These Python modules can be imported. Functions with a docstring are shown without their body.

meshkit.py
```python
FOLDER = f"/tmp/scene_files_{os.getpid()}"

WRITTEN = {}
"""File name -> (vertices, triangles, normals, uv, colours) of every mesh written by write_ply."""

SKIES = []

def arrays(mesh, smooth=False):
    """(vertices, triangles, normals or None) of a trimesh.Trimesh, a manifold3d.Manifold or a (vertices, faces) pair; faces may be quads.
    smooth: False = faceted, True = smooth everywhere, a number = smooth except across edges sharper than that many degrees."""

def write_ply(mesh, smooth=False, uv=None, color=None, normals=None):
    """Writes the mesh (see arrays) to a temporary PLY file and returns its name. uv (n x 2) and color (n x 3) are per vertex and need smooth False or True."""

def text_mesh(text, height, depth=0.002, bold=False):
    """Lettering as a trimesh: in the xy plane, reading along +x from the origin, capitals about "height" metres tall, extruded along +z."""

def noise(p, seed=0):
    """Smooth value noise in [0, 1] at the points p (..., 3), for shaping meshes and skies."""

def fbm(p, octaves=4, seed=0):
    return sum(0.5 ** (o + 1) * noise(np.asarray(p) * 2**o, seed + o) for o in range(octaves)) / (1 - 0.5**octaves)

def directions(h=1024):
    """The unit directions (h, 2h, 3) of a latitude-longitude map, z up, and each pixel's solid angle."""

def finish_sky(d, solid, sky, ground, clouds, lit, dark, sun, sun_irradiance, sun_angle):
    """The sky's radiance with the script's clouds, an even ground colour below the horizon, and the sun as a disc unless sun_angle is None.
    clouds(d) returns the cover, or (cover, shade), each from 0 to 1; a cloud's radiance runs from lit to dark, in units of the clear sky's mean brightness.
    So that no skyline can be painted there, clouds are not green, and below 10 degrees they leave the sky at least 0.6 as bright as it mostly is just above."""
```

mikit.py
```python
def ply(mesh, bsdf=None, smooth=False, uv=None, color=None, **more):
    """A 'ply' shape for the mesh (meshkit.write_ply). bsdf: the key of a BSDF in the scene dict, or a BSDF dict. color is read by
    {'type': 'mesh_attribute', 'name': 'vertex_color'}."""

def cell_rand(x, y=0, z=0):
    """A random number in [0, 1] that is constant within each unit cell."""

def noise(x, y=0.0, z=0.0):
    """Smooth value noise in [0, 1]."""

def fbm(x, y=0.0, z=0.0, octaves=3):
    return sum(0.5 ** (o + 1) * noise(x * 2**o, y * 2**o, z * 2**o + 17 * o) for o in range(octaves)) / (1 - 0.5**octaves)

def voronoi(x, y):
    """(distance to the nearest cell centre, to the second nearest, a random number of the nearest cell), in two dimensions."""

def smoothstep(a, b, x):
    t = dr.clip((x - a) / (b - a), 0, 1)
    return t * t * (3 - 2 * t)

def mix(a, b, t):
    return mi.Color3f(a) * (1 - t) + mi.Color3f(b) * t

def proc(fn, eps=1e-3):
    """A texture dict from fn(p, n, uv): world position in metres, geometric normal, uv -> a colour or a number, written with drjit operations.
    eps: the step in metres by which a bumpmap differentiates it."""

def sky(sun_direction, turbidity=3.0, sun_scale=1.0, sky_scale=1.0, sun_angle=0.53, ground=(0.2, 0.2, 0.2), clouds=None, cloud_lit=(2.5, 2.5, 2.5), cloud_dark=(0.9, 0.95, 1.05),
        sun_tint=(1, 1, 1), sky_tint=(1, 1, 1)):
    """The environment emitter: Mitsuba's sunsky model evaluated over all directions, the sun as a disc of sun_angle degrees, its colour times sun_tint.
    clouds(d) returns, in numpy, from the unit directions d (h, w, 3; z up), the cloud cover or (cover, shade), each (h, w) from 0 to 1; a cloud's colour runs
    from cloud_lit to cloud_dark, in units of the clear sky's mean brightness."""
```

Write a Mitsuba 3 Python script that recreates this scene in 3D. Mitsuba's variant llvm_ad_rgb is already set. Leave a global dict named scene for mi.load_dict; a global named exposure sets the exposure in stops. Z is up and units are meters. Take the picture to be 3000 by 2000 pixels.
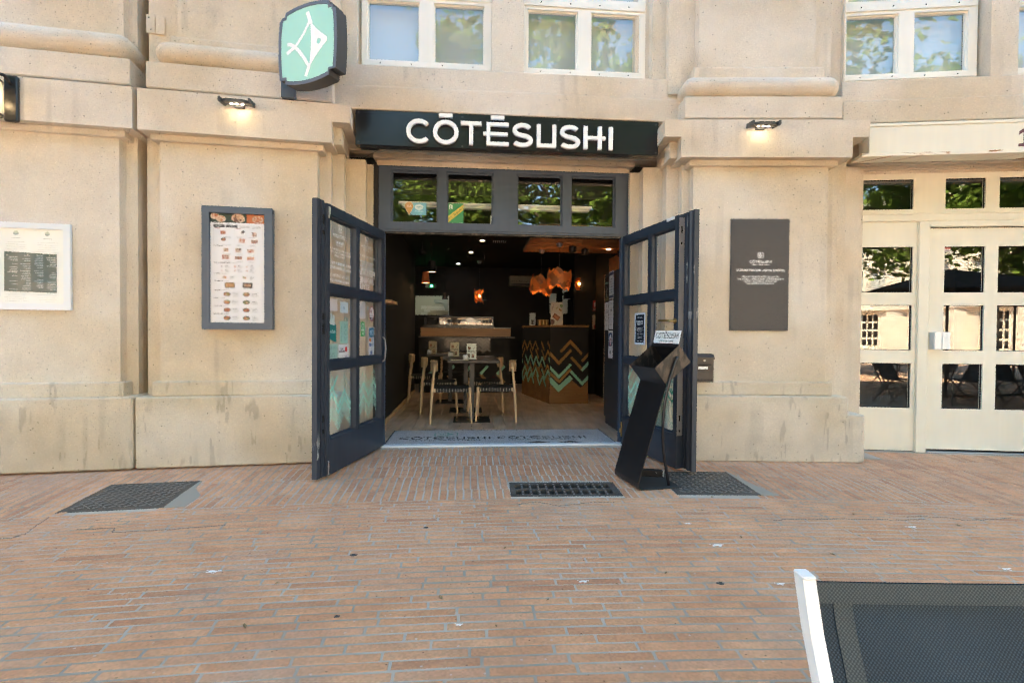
import math, random, numpy as np, trimesh, mitsuba as mi, drjit as dr, mikit, meshkit
import shapely
from shapely.geometry import Polygon, LineString, Point, box as sbox
from shapely import affinity
from mikit import noise, fbm, voronoi, cell_rand, smoothstep, mix, proc
T = mi.ScalarTransform4f
_mix = mix
def C3(c): return mi.Color3f(*[float(v) for v in c]) if isinstance(c, (tuple, list, np.ndarray)) else c
def mix(a, b, t): return _mix(C3(a), C3(b), t)
scene, labels = {}, {}
exposure = 4.78

# ---------------------------------------------------------------- camera
EYE = np.array([0, 0, 1.15])
_p, _r = math.radians(.95), .0075
_f = np.array([0, math.cos(_p), -math.sin(_p)])
_u0 = np.cross([1., 0, 0], _f)
_up = _u0 * math.cos(_r) - np.array([1., 0, 0]) * math.sin(_r)
scene['camera'] = {'type': 'perspective', 'fov': 90.0, 'fov_axis': 'x', 'near_clip': 0.05, 'far_clip': 2000.0,
                   'to_world': T().look_at(origin=EYE.tolist(), target=(EYE + _f).tolist(), up=_up.tolist())}
# ---------------------------------------------------------------- sky and sun (the sun stands behind the facade)
scene['sky_light'] = mikit.sky([-.42, .62, .95], turbidity=3, sun_scale=1.0, sky_scale=1.0, sky_tint=(1.06, 1.04, .87), sun_tint=(1.0, 1, .94))

# ---------------------------------------------------------------- materials
def ref(k): return {'type': 'ref', 'id': k}
def rgb(c): return {'type': 'rgb', 'value': list(map(float, c))}
def solid(name, c, rough=.5, **kw):
    scene['mat_' + name] = {'type': 'twosided', 'bsdf': {'type': 'principled', 'base_color': rgb(c) if not isinstance(c, dict) else c, 'roughness': rough, **kw}}
    return 'mat_' + name
def bumped(name, inner, tex, scale):
    scene['mat_' + name] = {'type': 'twosided', 'bsdf': {'type': 'bumpmap', 'arbitrary': tex, 'scale': scale, 'bsdf': inner}}
    return 'mat_' + name

def stone_col(tint, grime):
    tint = np.array(tint)
    def fn(p, n, uv):
        x = p.x * .94 + p.y * .8
        big = fbm(x * 1.1, p.z * 1.3, 3., 3)
        mid = fbm(x * 7, p.z * 7, p.y * 5, 2)
        fine = noise(x * 120, p.z * 120, p.y * 90)
        c = mix(tint * .90 * np.array([1.04, .98, .88]), tint * 1.08 * np.array([.98, 1., 1.04]), smoothstep(.3, .7, big))
        c = c * (.92 + .16 * mid) * (.93 + .14 * fine)
        # exposed aggregate: dark pits and pale grains
        d1, _, w = voronoi(x * 55, p.z * 55)
        pit = (1 - smoothstep(.09, .20, d1)) * dr.select(w > .80, 1., 0.) * smoothstep(.38, .62, noise(x * 2.2, p.z * 2.2, 7.))
        d2, _, w2 = voronoi(x * 15 + 9, p.z * 15)
        hole = (1 - smoothstep(.05, .10, d2)) * dr.select(w2 > .90, 1., 0.)
        c = c * (1 - .42 * pit) * (1 - .6 * hole)
        c = mix(c, c * 1.22, (1 - smoothstep(.08, .2, d1)) * dr.select(w < .12, 1., 0.))
        # run-off streaks
        st = smoothstep(.60, .82, noise(x * 16, p.z * 1.1, 5.)) * smoothstep(.42, .7, noise(x * 3, p.z * 3.1, 11.))
        c = c * (1 - .10 * st)
        if grime > 0:
            lo = smoothstep(.55, .05, p.z + .25 * (noise(x * 5, p.z * 2, 2.) - .5))
            c = mix(c, mi.Color3f(.30, .265, .205) * (.8 + .4 * mid), .30 * grime * lo)
            sc = smoothstep(.66, .8, noise(x * 17, p.z * 4.4, 21.)) * smoothstep(.45, .7, noise(x * 55, p.z * 14, 3.))
            c = c * (1 - .20 * sc)
        return c
    return fn
def grain(p, n, uv):
    x = p.x * .94 + p.y * .8
    return noise(x * 260, p.z * 260, p.y * 200) * .5 + noise(x * 90, p.z * 90, p.y * 80) * .5 + .25 * noise(x * 14, p.z * 14, 1.)
_g = proc(grain, 8e-4)
bumped('stone', {'type': 'principled', 'base_color': proc(stone_col((.605, .535, .432), 0)), 'roughness': .85, 'specular': .25}, _g, .0011)
bumped('stone_base', {'type': 'principled', 'base_color': proc(stone_col((.575, .51, .405), 1.0)), 'roughness': .9, 'specular': .2}, _g, .0022)
bumped('stone_smooth', {'type': 'principled', 'base_color': proc(stone_col((.605, .535, .437), 0)), 'roughness': .85, 'specular': .2}, _g, .0009)

CX, CY = 1.4, -16.7                      # centre of the round square
def brick_col(tone, red):
    tone = np.array(tone)
    def fn(p, n, uv):
        a = fbm(p.x * 9, p.y * 16, 0., 3); b = noise(p.x * 120, p.y * 120, 4.); big = fbm(p.x * .8, p.y * .8, 8., 2)
        c = mix(tone * np.array([.93, .90, .89]), tone * np.array([1.05, 1.05, 1.03]), smoothstep(.25, .75, a))
        near = smoothstep(1.1, .0, dr.sqrt(dr.square((p.x - .35) / 1.6) + dr.square((p.y - 4.4) / .95)))
        c = mix(c, mi.Color3f(.36, .165, .090) * (.8 + .4 * a), .55 * red * near)
        g = smoothstep(.58, .8, fbm(p.x * 2.3, p.y * 3.1, 2., 3))
        c = mix(c, mi.Color3f(.38, .30, .245), .22 * g)
        c = c * (.88 + .24 * b) * (.90 + .2 * big)
        d, _, w = voronoi(p.x * 26, p.y * 26)
        pale = (1 - smoothstep(.06, .16, d + .1 * (b - .5))) * dr.select(w > .965, 1., 0.)
        dark = (1 - smoothstep(.05, .13, d)) * dr.select(w < .05, 1., 0.)
        return mix(c * (1 - .55 * dark), mi.Color3f(.62, .58, .53), .6 * pale)
    return fn
_bg = proc(lambda p, n, uv: noise(p.x * 180, p.y * 180, 1.) * .6 + noise(p.x * 45, p.y * 45, 2.), 8e-4)
BR = []
for i, t in enumerate([(.575, .312, .180), (.545, .288, .164), (.585, .328, .194), (.495, .258, .152), (.555, .314, .194)]):
    BR.append(bumped('brick%d' % i, {'type': 'principled', 'base_color': proc(brick_col(t, 1.)), 'roughness': .7, 'specular': .25}, _bg, .0010))
def mortar_col(p, n, uv):
    a = noise(p.x * 90, p.y * 90, 0.); b = fbm(p.x * 3, p.y * 3, 5., 3)
    return mix((.39, .335, .28), (.46, .40, .34), a * .5 + b * .5) * (.80 + .25 * smoothstep(.3, .62, b))
bumped('mortar', {'type': 'principled', 'base_color': proc(mortar_col), 'roughness': .95, 'specular': .2}, _bg, .002)
def plaza_far(p, n, uv):
    rx, ry = p.x - CX, p.y - CY
    r = dr.sqrt(rx * rx + ry * ry); a = dr.atan2(ry, rx) * r
    k = dr.floor(r / .0556); fr = r / .0556 - k
    al = a / .31 + cell_rand(k) ; fa = al - dr.floor(al)
    j = dr.maximum(smoothstep(.82, .88, fr), smoothstep(.965, .975, fa))
    c = mix((.34, .20, .12), (.44, .275, .165), cell_rand(k, dr.floor(al)))
    return mix(c * (.8 + .4 * fbm(p.x * 2, p.y * 2, 0., 3)), mi.Color3f(.40, .37, .33), j)
solid('plaza_far', proc(plaza_far), .8)

def paint(name, c, rough, dirt=.25, spec=.5, scale=1.):
    c = np.array(c)
    def fn(p, n, uv):
        a = fbm((p.x + p.y) * 2.5 * scale, p.z * 2.1 * scale, p.y, 3); s = noise((p.x + p.y) * 46, p.z * 3.5, 1.); k = noise((p.x + p.y) * 150, p.z * 150, 9.)
        return C3(c) * (1 - dirt * .5 + dirt * a) * (1 - .25 * dirt * s) * (1 - .08 * dirt * k)
    return solid(name, proc(fn), rough, specular=spec)
paint('navy', (.026, .038, .058), .38, .5)
paint('anthracite', (.046, .070, .112), .42, .4)  # same paint as the leaves; light on the frame put into the colour
paint('cream', (.77, .725, .60), .42, .12)
paint('white_frame', (.79, .765, .69), .4, .1)
def chipped(p, n, uv):
    x = p.x + p.y
    k = smoothstep(.66, .70, fbm(x * 23, p.z * 5., 3., 4)) * smoothstep(.55, .75, noise(x * 3, p.z * 1.2, 5.))
    c = mi.Color3f(.034, .043, .060) * (.85 + .3 * noise(x * 9, p.z * 2.))
    return mix(c, mi.Color3f(.50, .50, .48), k * .8)
solid('navy_edge', proc(chipped), .4)
def rusty(p, n, uv):
    x = p.x + p.y; r = smoothstep(.60, .76, fbm(x * 8, p.z * 26, 2., 4))
    return mix(mi.Color3f(.75, .70, .57), mi.Color3f(.34, .16, .06), r)
solid('rusty_cream', proc(rusty), .6)
solid('sign_black', (.012, .013, .016), .22, specular=.5)
solid('black_metal', (.012, .012, .014), .3, specular=.5)
def scuff(p, n, uv):
    a = fbm((p.x + p.y) * 30, p.z * 14, 2., 4)
    return mix(mi.Color3f(.018, .016, .015), mi.Color3f(.075, .058, .045), smoothstep(.42, .75, a))
solid('scuffed_metal', proc(scuff), .38, metallic=.2)
solid('white_plastic', (.80, .80, .78), .35)
solid('letter_white', (.86, .86, .84), .4)
solid('charcoal', (.055, .057, .060), .5)
solid('veneer_a', (.60, .20, .05), .5); solid('veneer_b', (.34, .12, .035), .5)
solid('bluegrey', (.070, .095, .130), .42)
solid('signgrey', (.10, .115, .145), .45)
solid('mint', (.36, .67, .56), .45); solid('ac_case', (.22, .22, .17), .5); solid('cement', (.30, .265, .22), .95)
solid('alu', (.70, .745, .79), .36, metallic=.12)
solid('steel', (.55, .55, .55), .3, metallic=.9)
solid('brass', (.45, .32, .14), .28, metallic=.9)
solid('silver', (.72, .74, .76), .38, metallic=.3)
solid('chair_white', (.80, .81, .82), .35)
solid('lockgrey', (.17, .17, .175), .45); solid('iron_worn', (.20, .185, .17), .45, metallic=.4)
solid('plaque', (.066, .062, .062), .55)
solid('brown_box', (.036, .029, .026), .4)
solid('rubber', (.03, .03, .03), .9)
solid('dark', (.008, .008, .008), .9)
solid('wall_black', (.013, .013, .013), .75)
solid('panel_navy', (.020, .029, .043), .4)
def wood(name, c, rough, f=1., along='z'):
    c = np.array(c)
    def fn(p, n, uv):
        a, b, d = (p.z, p.x, p.y) if along == 'z' else ((p.y, p.x, p.z) if along == 'y' else (p.x, p.y, p.z))
        g = fbm(a * 2.2 * f, b * 42 * f, d * 42 * f, 3); l = noise(a * 5, b * 9, d * 9)
        return C3(c) * (.72 + .4 * g) * (.85 + .3 * l)
    return solid(name, proc(fn), rough)
wood('oak', (.50, .33, .185), .5)
wood('chair_oak', (.60, .44, .27), .48)
wood('veneer', (.62, .22, .065), .5)
wood('dark_wood', (.045, .038, .034), .42, 1., 'x')
wood('floor_wood', (.60, .45, .33), .34, 1., 'y')
wood('floor_wood_b', (.53, .39, .285), .34, 1., 'y')
wood('counter_wood', (.27, .135, .045), .45, 1., 'x')
wood('slat_wood', (.40, .17, .06), .5)
solid('fabric_black', (.012, .012, .013), .95, sheen=.3)
solid('cord_white', (.62, .57, .48), .8)
solid('mint_print', (.28, .57, .43), .5)
solid('gold_print', (.32, .17, .045), .5)
def mat_col(p, n, uv):
    k = noise(p.x * 240, p.y * 240); return mix((.23, .235, .245), (.42, .425, .44), k) * (.85 + .3 * fbm(p.x * 5, p.y * 5))
solid('doormat', proc(mat_col), .98)
solid('mat_ink', (.03, .03, .032), .95); solid('mat_mint', (.13, .24, .22), .95)
def iron(p, n, uv):
    a = fbm(p.x * 7, p.y * 7, 1., 4); return mix((.055, .05, .046), (.125, .112, .10), a) * (.8 + .4 * noise(p.x * 150, p.y * 150))
bumped('cast_iron', {'type': 'principled', 'base_color': proc(iron), 'roughness': .55, 'metallic': .25}, _bg, .001)
scene['mat_print'] = {'type': 'twosided', 'bsdf': {'type': 'principled', 'base_color': {'type': 'mesh_attribute', 'name': 'vertex_color'}, 'roughness': .45, 'specular': .4}}
scene['mat_glass'] = {'type': 'thindielectric', 'int_ior': 1.55}
scene['mat_glass_coated'] = {'type': 'thindielectric', 'int_ior': 1.75}
solid('blind', (.46, .50, .50), .9)
solid('dim_room', (.03, .03, .03), .9)
solid('tile_dark', (.018, .018, .022), .16)
solid('kitchen_white', (.62, .62, .56), .4)
scene['mat_leaf'] = {'type': 'principledthin', 'base_color': {'type': 'mesh_attribute', 'name': 'vertex_color'}, 'roughness': .5, 'diff_trans': .7, 'spec_trans': 0.0}
solid('bark', (.20, .165, .12), .9)
solid('parasol', (.022, .022, .023), .9)
solid('facade_far', (.70, .65, .56), .85)
def mesh_fab(p, n, uv):
    u = uv.x * 100; w = uv.y * 80
    a = dr.sin(u * 6.2832) * dr.sin(w * 6.2832)
    k = smoothstep(-.2, .5, a); b = fbm(uv.x * 3, uv.y * 4, 0., 2)
    return mix((.018, .030, .043), (.054, .079, .106), k) * (.8 + .4 * b)
def mesh_open(p, n, uv):
    u = uv.x * 100; w = uv.y * 80
    return smoothstep(-.85, -.55, dr.sin(u * 6.2832) * dr.sin(w * 6.2832)) * .10 + .90
scene['mat_textilene'] = {'type': 'mask', 'opacity': proc(mesh_open), 'bsdf': {'type': 'twosided', 'bsdf': {'type': 'principled', 'base_color': proc(mesh_fab), 'roughness': .6, 'specular': .12}}}
def mesh_dbl(p, n, uv):
    u = uv.x * 100; w = uv.y * 80; k = smoothstep(-.3, .5, dr.sin(u * 6.2832 + .8) * dr.sin(w * 6.2832 + .6))
    return mix((.042, .053, .060), (.094, .108, .114), k)
solid('textilene_double', proc(mesh_dbl), .6, specular=.12)
def lamp_bsdf(): return {'type': 'diffuse', 'reflectance': rgb((.5, .5, .5))}

# ---------------------------------------------------------------- building helpers
class Fr:
    "a plan frame: u along a wall, v into the building, z up"
    def __init__(s, o, deg):
        t = math.radians(deg); s.o = np.array(o, float); s.c, s.s = math.cos(t), math.sin(t)
        s.M = np.array([[s.c, -s.s, 0, o[0]], [s.s, s.c, 0, o[1]], [0, 0, 1, 0], [0, 0, 0, 1.]])
    def w(s, u, v, z=0.): return (s.M @ [u, v, z, 1])[:3]
    def loc(s, P): d = np.array(P[:2]) - s.o; return d[0] * s.c + d[1] * s.s, -d[0] * s.s + d[1] * s.c
W0 = Fr((0, 0), 0)
KF, LF, MF, RF, FF = Fr((-3.1, 4.165), 11.3), Fr((-3.089, 4.177), 10.2), Fr((-.08, 5.17), 4.7), Fr((1.672, 4.621), -.9), Fr((3.553, 5.119), -6.)

def tm(v, f): return trimesh.Trimesh(np.asarray(v, float), np.asarray(f, int), process=False)
def bx(x0, x1, y0, y1, z0, z1, b=0.):
    if b <= 0:
        m = trimesh.creation.box(extents=(x1 - x0, y1 - y0, z1 - z0)); m.apply_translation(((x0 + x1) / 2, (y0 + y1) / 2, (z0 + z1) / 2)); return m
    b = min(b, (x1 - x0) * .45, (y1 - y0) * .45, (z1 - z0) * .45); P = []
    for sx in (0, 1):
        for sy in (0, 1):
            for sz in (0, 1):
                c = np.array([(x0, x1)[sx], (y0, y1)[sy], (z0, z1)[sz]]); d = np.array([1 - 2 * sx, 1 - 2 * sy, 1 - 2 * sz]) * b
                for k in range(3):
                    q = c + d; q[k] = c[k]; P.append(q)
    return trimesh.convex.convex_hull(np.array(P))
def prism(poly, z0, z1):
    if not isinstance(poly, (Polygon, shapely.MultiPolygon)): poly = Polygon(poly)
    gs = getattr(poly, 'geoms', [poly]); out = []
    for g in gs:
        if g.area > 1e-9:
            m = trimesh.creation.extrude_polygon(g, z1 - z0, engine='earcut'); m.apply_translation((0, 0, z0)); out.append(m)
    return cat(out)
def upright(m, v):
    "a mesh drawn in (x, y, thickness): stand it up so that x = u, y = z, and its thickness grows from v towards the viewer"
    M = np.array([[1, 0, 0, 0], [0, 0, -1, v], [0, 1, 0, 0], [0, 0, 0, 1.]]); m = m.copy(); m.apply_transform(M); return m
def cat(ms):
    ms = [m for m in ms if m is not None and len(m.faces)]
    return ms[0] if len(ms) == 1 else trimesh.util.concatenate(ms)
def tube(pts, r, n=10, caps=True):
    pts = np.asarray(pts, float); rs = np.broadcast_to(r, len(pts)); V, Fc = [], []
    t = np.gradient(pts, axis=0); t /= np.linalg.norm(t, axis=1, keepdims=True)
    a = np.cross(t[0], [0, 0, 1.] if abs(t[0][2]) < .9 else [1., 0, 0]); a /= np.linalg.norm(a)
    for i, p in enumerate(pts):
        a = a - t[i] * (a @ t[i]); a /= np.linalg.norm(a); b = np.cross(t[i], a)
        for k in range(n): g = 2 * math.pi * k / n; V.append(p + rs[i] * (a * math.cos(g) + b * math.sin(g)))
    for i in range(len(pts) - 1):
        for k in range(n):
            p, q = i * n + k, i * n + (k + 1) % n; Fc += [[p, q, q + n], [p, q + n, p + n]]
    if caps:
        c0 = len(V); V += [pts[0], pts[-1]]; e = (len(pts) - 1) * n
        for k in range(n): Fc += [[c0, (k + 1) % n, k], [c0 + 1, e + k, e + (k + 1) % n]]
    return tm(V, Fc)
def lathe(prof, n=24):
    "prof: (radius, z) pairs"
    V, Fc = [], []
    for r, z in prof:
        for k in range(n): g = 2 * math.pi * k / n; V.append((r * math.cos(g), r * math.sin(g), z))
    for i in range(len(prof) - 1):
        for k in range(n): p, q = i * n + k, i * n + (k + 1) % n; Fc += [[p, q, q + n], [p, q + n, p + n]]
    return tm(V, Fc)
def mv(m, x=0, y=0, z=0, rz=0):
    m = m.copy()
    if rz: m.apply_transform(trimesh.transformations.rotation_matrix(math.radians(rz), [0, 0, 1]))
    m.apply_translation((x, y, z)); return m
def numbered(k):
    used = lambda q: q in scene or q in labels or any(x.startswith(q + '__') for x in scene)
    if not used(k): return k
    i = 1
    while used('%s_%03d' % (k, i)): i += 1
    return '%s_%03d' % (k, i)
def tag(k, label, cat_=None, group=None, kind=None):
    labels[k] = {}
    if label: labels[k]['label'] = label
    if cat_: labels[k]['category'] = cat_
    if group: labels[k]['group'] = group
    if kind: labels[k]['kind'] = kind
    return k
_cnt = {}
def obj(name, m, mat, fr=W0, parent=None, smooth=False, **kw):
    "ONE entry of the scene, baked into the world"
    base = (parent + '__' if parent else '') + name
    n = _cnt.get(base, 0); _cnt[base] = n + 1
    k = base if n == 0 else '%s_%03d' % (base, n)
    if isinstance(m, list): m = cat(m)
    m = m.copy()
    if fr is not W0: m.apply_transform(fr.M)
    scene[k] = mikit.ply(m, mat, smooth=smooth, **kw)
    return k
def thing(name, label, cat_, group=None):
    k = name if name not in labels else None
    if k is None:
        i = 1
        while '%s_%03d' % (name, i) in labels: i += 1
        k = '%s_%03d' % (name, i)
    return tag(k, label, cat_, group)
class Print:
    "flat print: coloured polygons in the plane of a sheet, each a hair in front of the one below; ONE mesh"
    def __init__(s): s.V, s.F, s.C, s.n, s.layer = [], [], [], 0, 0.
    def mesh(s, m, c, lift):
        v = np.array(m.vertices); v = v.copy(); v[:, 2] += lift
        s.V.append(v); s.F.append(np.array(m.faces) + s.n); s.C.append(np.tile(np.array(c, float), (len(v), 1))); s.n += len(v)
    def poly(s, g, c, lift, th=.0004):
        g = g if isinstance(g, (Polygon, shapely.MultiPolygon)) else Polygon(g)
        s.mesh(prism(g, 0, th), c, lift)
    def rect(s, x0, x1, y0, y1, c, lift): s.mesh(bx(x0, x1, y0, y1, 0, .0004), c, lift)
    def text(s, t, h, x, y, c, lift, al='l', bold=False, wide=1., shear=0., rot=0.):
        m = meshkit.text_mesh(t, h, .0004, bold); w = m.bounds[1][0] * wide
        M = np.eye(4); M[0, 0] = wide; M[0, 1] = shear; m.apply_transform(M)
        if al != 'l': m.apply_translation((-w * (.5 if al == 'c' else 1), 0, 0))
        if rot: m.apply_transform(trimesh.transformations.rotation_matrix(math.radians(rot), [0, 0, 1]))
        m.apply_translation((x, y, 0)); s.mesh(m, c, lift); return w
    def logo(s, h, x, y, c, lift, al='c', accent=True):
        m = prism(logo(accent), 0, .0004); b = m.bounds; m.apply_scale([h, h, 1]); m.apply_translation((x - (8.57 * h / 2 if al == 'c' else 0), y, 0)); s.mesh(m, c, lift)
    def greek(s, x0, x1, y, n, h, gap, c, lift, rnd, al='l'):
        for i in range(n):
            w = (x1 - x0) * rnd.uniform(.6, 1.); q = x0 if al == 'l' else ((x0 + x1 - w) / 2 if al == 'c' else x1 - w)
            s.rect(q, q + w, y - i * gap - h, y - i * gap, c, lift)
    def build(s, name, v, fr, parent=None, mirror=None):
        V = np.vstack(s.V); m = tm(V, np.vstack(s.F))
        if mirror is not None: m.vertices[:, 0] = 2 * mirror - m.vertices[:, 0]; m.faces = m.faces[:, ::-1]
        m = upright(m, v); return obj(name, m, 'mat_print', fr, parent, color=np.vstack(s.C))
_logo = {}
def logo(accent=True):
    "the restaurant's name, capital height 1"
    if accent in _logo: return _logo[accent]
    s = .17; P = []
    def arc(cx, cy, rx, ry, a0, a1, n=40): return [(cx + rx * math.cos(math.radians(a0 + (a1 - a0) * i / n)), cy + ry * math.sin(math.radians(a0 + (a1 - a0) * i / n))) for i in range(n + 1)]
    def st(pts, w=s): return LineString(pts).buffer(w / 2, cap_style=2, join_style=1)
    R = .5 - s / 2 + .02
    P.append(st(arc(.50, .5, R, R, 42, 318)))
    P.append(Point(1.58, .5).buffer(.52, 48).difference(Point(1.58, .5).buffer(.35, 48)))
    P += [sbox(2.19, 1 - .16, 3.04, 1), sbox(2.53, 0, 2.70, 1)]
    P += [sbox(3.25, 0, 3.40, 1), sbox(3.25, .84, 4.17, 1), sbox(3.11, .43, 4.13, .58), sbox(3.25, 0, 4.17, .16)]
    for x in (4.31, 6.30):
        a = arc(x + .43, .715, .33, .215, 28, 250, 26); b = arc(x + .43, .275, .35, .205, 75, -155, 26)
        P.append(st(a + b))
    P += [sbox(5.34, 0, 5.50, 1), sbox(5.34, 0, 6.15, .16), sbox(5.99, 0, 6.15, 1)]
    P += [sbox(7.31, 0, 7.48, 1), sbox(7.31, .42, 8.25, .57), sbox(7.92, 0, 8.09, 1), sbox(8.39, 0, 8.56, 1)]
    if accent: P += [sbox(1.30, 1.14, 1.86, 1.29)]
    P += [sbox(3.42, 1.14, 3.98, 1.29)]
    _logo[accent] = shapely.union_all(P); return _logo[accent]
# ---------------------------------------------------------------- the stone building
def each(name, ms, mat, fr=W0, parent=None, **kw): return [obj(name, m, mat, fr, parent, **kw) for m in ms]
BUILD = thing('stone_building', 'pale stone building with pilasters, cornices and white framed windows along the square', 'building')
H_TOP = 13.0
def capsule(u0, u1, v0, v1, z0, z1):
    r = (z1 - z0) / 2; zc = (z0 + z1) / 2; P = []
    s = trimesh.creation.icosphere(3, r).vertices
    for u in (u0 + r, u1 - r):
        for v in (v0 + r, v1): P.append(s + [u, v, zc])
    return trimesh.convex.convex_hull(np.vstack(P))
def pier(fr, kind, ulo, uhi, base, jambs, dz=0., low=(), left_open=True, right_open=True, label=None):
    k = numbered(BUILD + '__' + kind)
    if label: labels[k] = {'label': label}
    A = lambda n, m, mat='mat_stone', **kw: obj(n, m, mat, fr, k, **kw)
    A('base_block', base, 'mat_stone_base')
    lo, hi = ulo, uhi
    A('plinth_band', bx(lo - .045, hi + .045, .05, .55, .60, .722, .008), 'mat_stone_base')
    A('shaft', prism([(lo, .10), (hi, .10)] + jambs + [(jambs[-1][0], 1.1), (jambs[-1][0] - .01, 1.1)] + list(low), .012, 2.79))
    A('moulding', bx(lo - .05, hi + .06, .055, .5, 2.722 + dz, 2.772 + dz, .005), 'mat_stone_smooth')
    c0, c1 = lo - .15, hi + .14
    l0, l1 = (c0 if left_open else lo - .11), (c1 if right_open else hi + .15); e0, e1 = (.15 if left_open else 0), (.15 if right_open else 0)
    A('cornice', upright(prism([(l0 - e0, 3.105 + dz), (l0 - e0, 2.952 + dz), (l0, 2.952 + dz), (l0, 2.772 + dz), (l1, 2.772 + dz), (l1, 2.952 + dz), (l1 + e1, 2.952 + dz), (l1 + e1, 3.105 + dz)][::-1], 0, .57), .55), 'mat_stone_smooth')
    st = []
    if right_open: st.append(bx(c1 - .05, c1 + .07, .10, .55, 2.80 + dz, 2.952 + dz, .006))
    if left_open: st.append(bx(c0 - .07, c0 + .05, .10, .55, 2.80 + dz, 2.952 + dz, .006))
    for q in st: A('corner_block', q)
    return k
# leftmost pier (it runs out of the frame)
k = pier(KF, 'pier', -1.9, -.126, bx(-1.95, .006, 0, .6, .014, .605, .012), [(-.126, .20), (-.038, .20), (-.038, .32)], low=[(-1.9, 1.1)], left_open=False, right_open=False)
obj('torus', capsule(-1.9, -.02, .01, .5, 3.352, 3.565), 'mat_stone_smooth', KF, k, smooth=40)
obj('upper_block', bx(-1.9, -.014, .03, .6, 3.14, 3.35, .008), 'mat_stone_smooth', KF, k)
obj('upper_shaft', prism([(-1.9, .12), (-.10, .12), (-.10, .20), (-.035, .20), (-.035, .9), (-1.9, .9)], 3.4, H_TOP), 'mat_stone', KF, k)
# pier with the menu case
k = pier(LF, 'pier', .154, 1.407, bx(.006, 1.60, 0, .7, .012, .60, .012),
         [(1.407, .22), (1.503, .22), (1.503, .31), (1.604, .31), (1.604, .43), (1.784, .43), (1.784, .56), (1.842, .56)],
         low=[(.012, 1.1), (.012, .20), (.154, .20)], left_open=False)
obj('base_step', bx(1.5, 1.74, .16, .7, 0, .44, .012), 'mat_stone_base', LF, k)
obj('torus', capsule(.135, 1.60, .01, .5, 3.352, 3.545), 'mat_stone_smooth', LF, k, smooth=40)
obj('fillet', bx(.24, 1.63, .085, .5, 3.54, 3.60, .008), 'mat_stone_smooth', LF, k)
obj('upper_block', bx(.082, 1.545, .03, .6, 3.138, 3.35, .008), 'mat_stone_smooth', LF, k)
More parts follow.
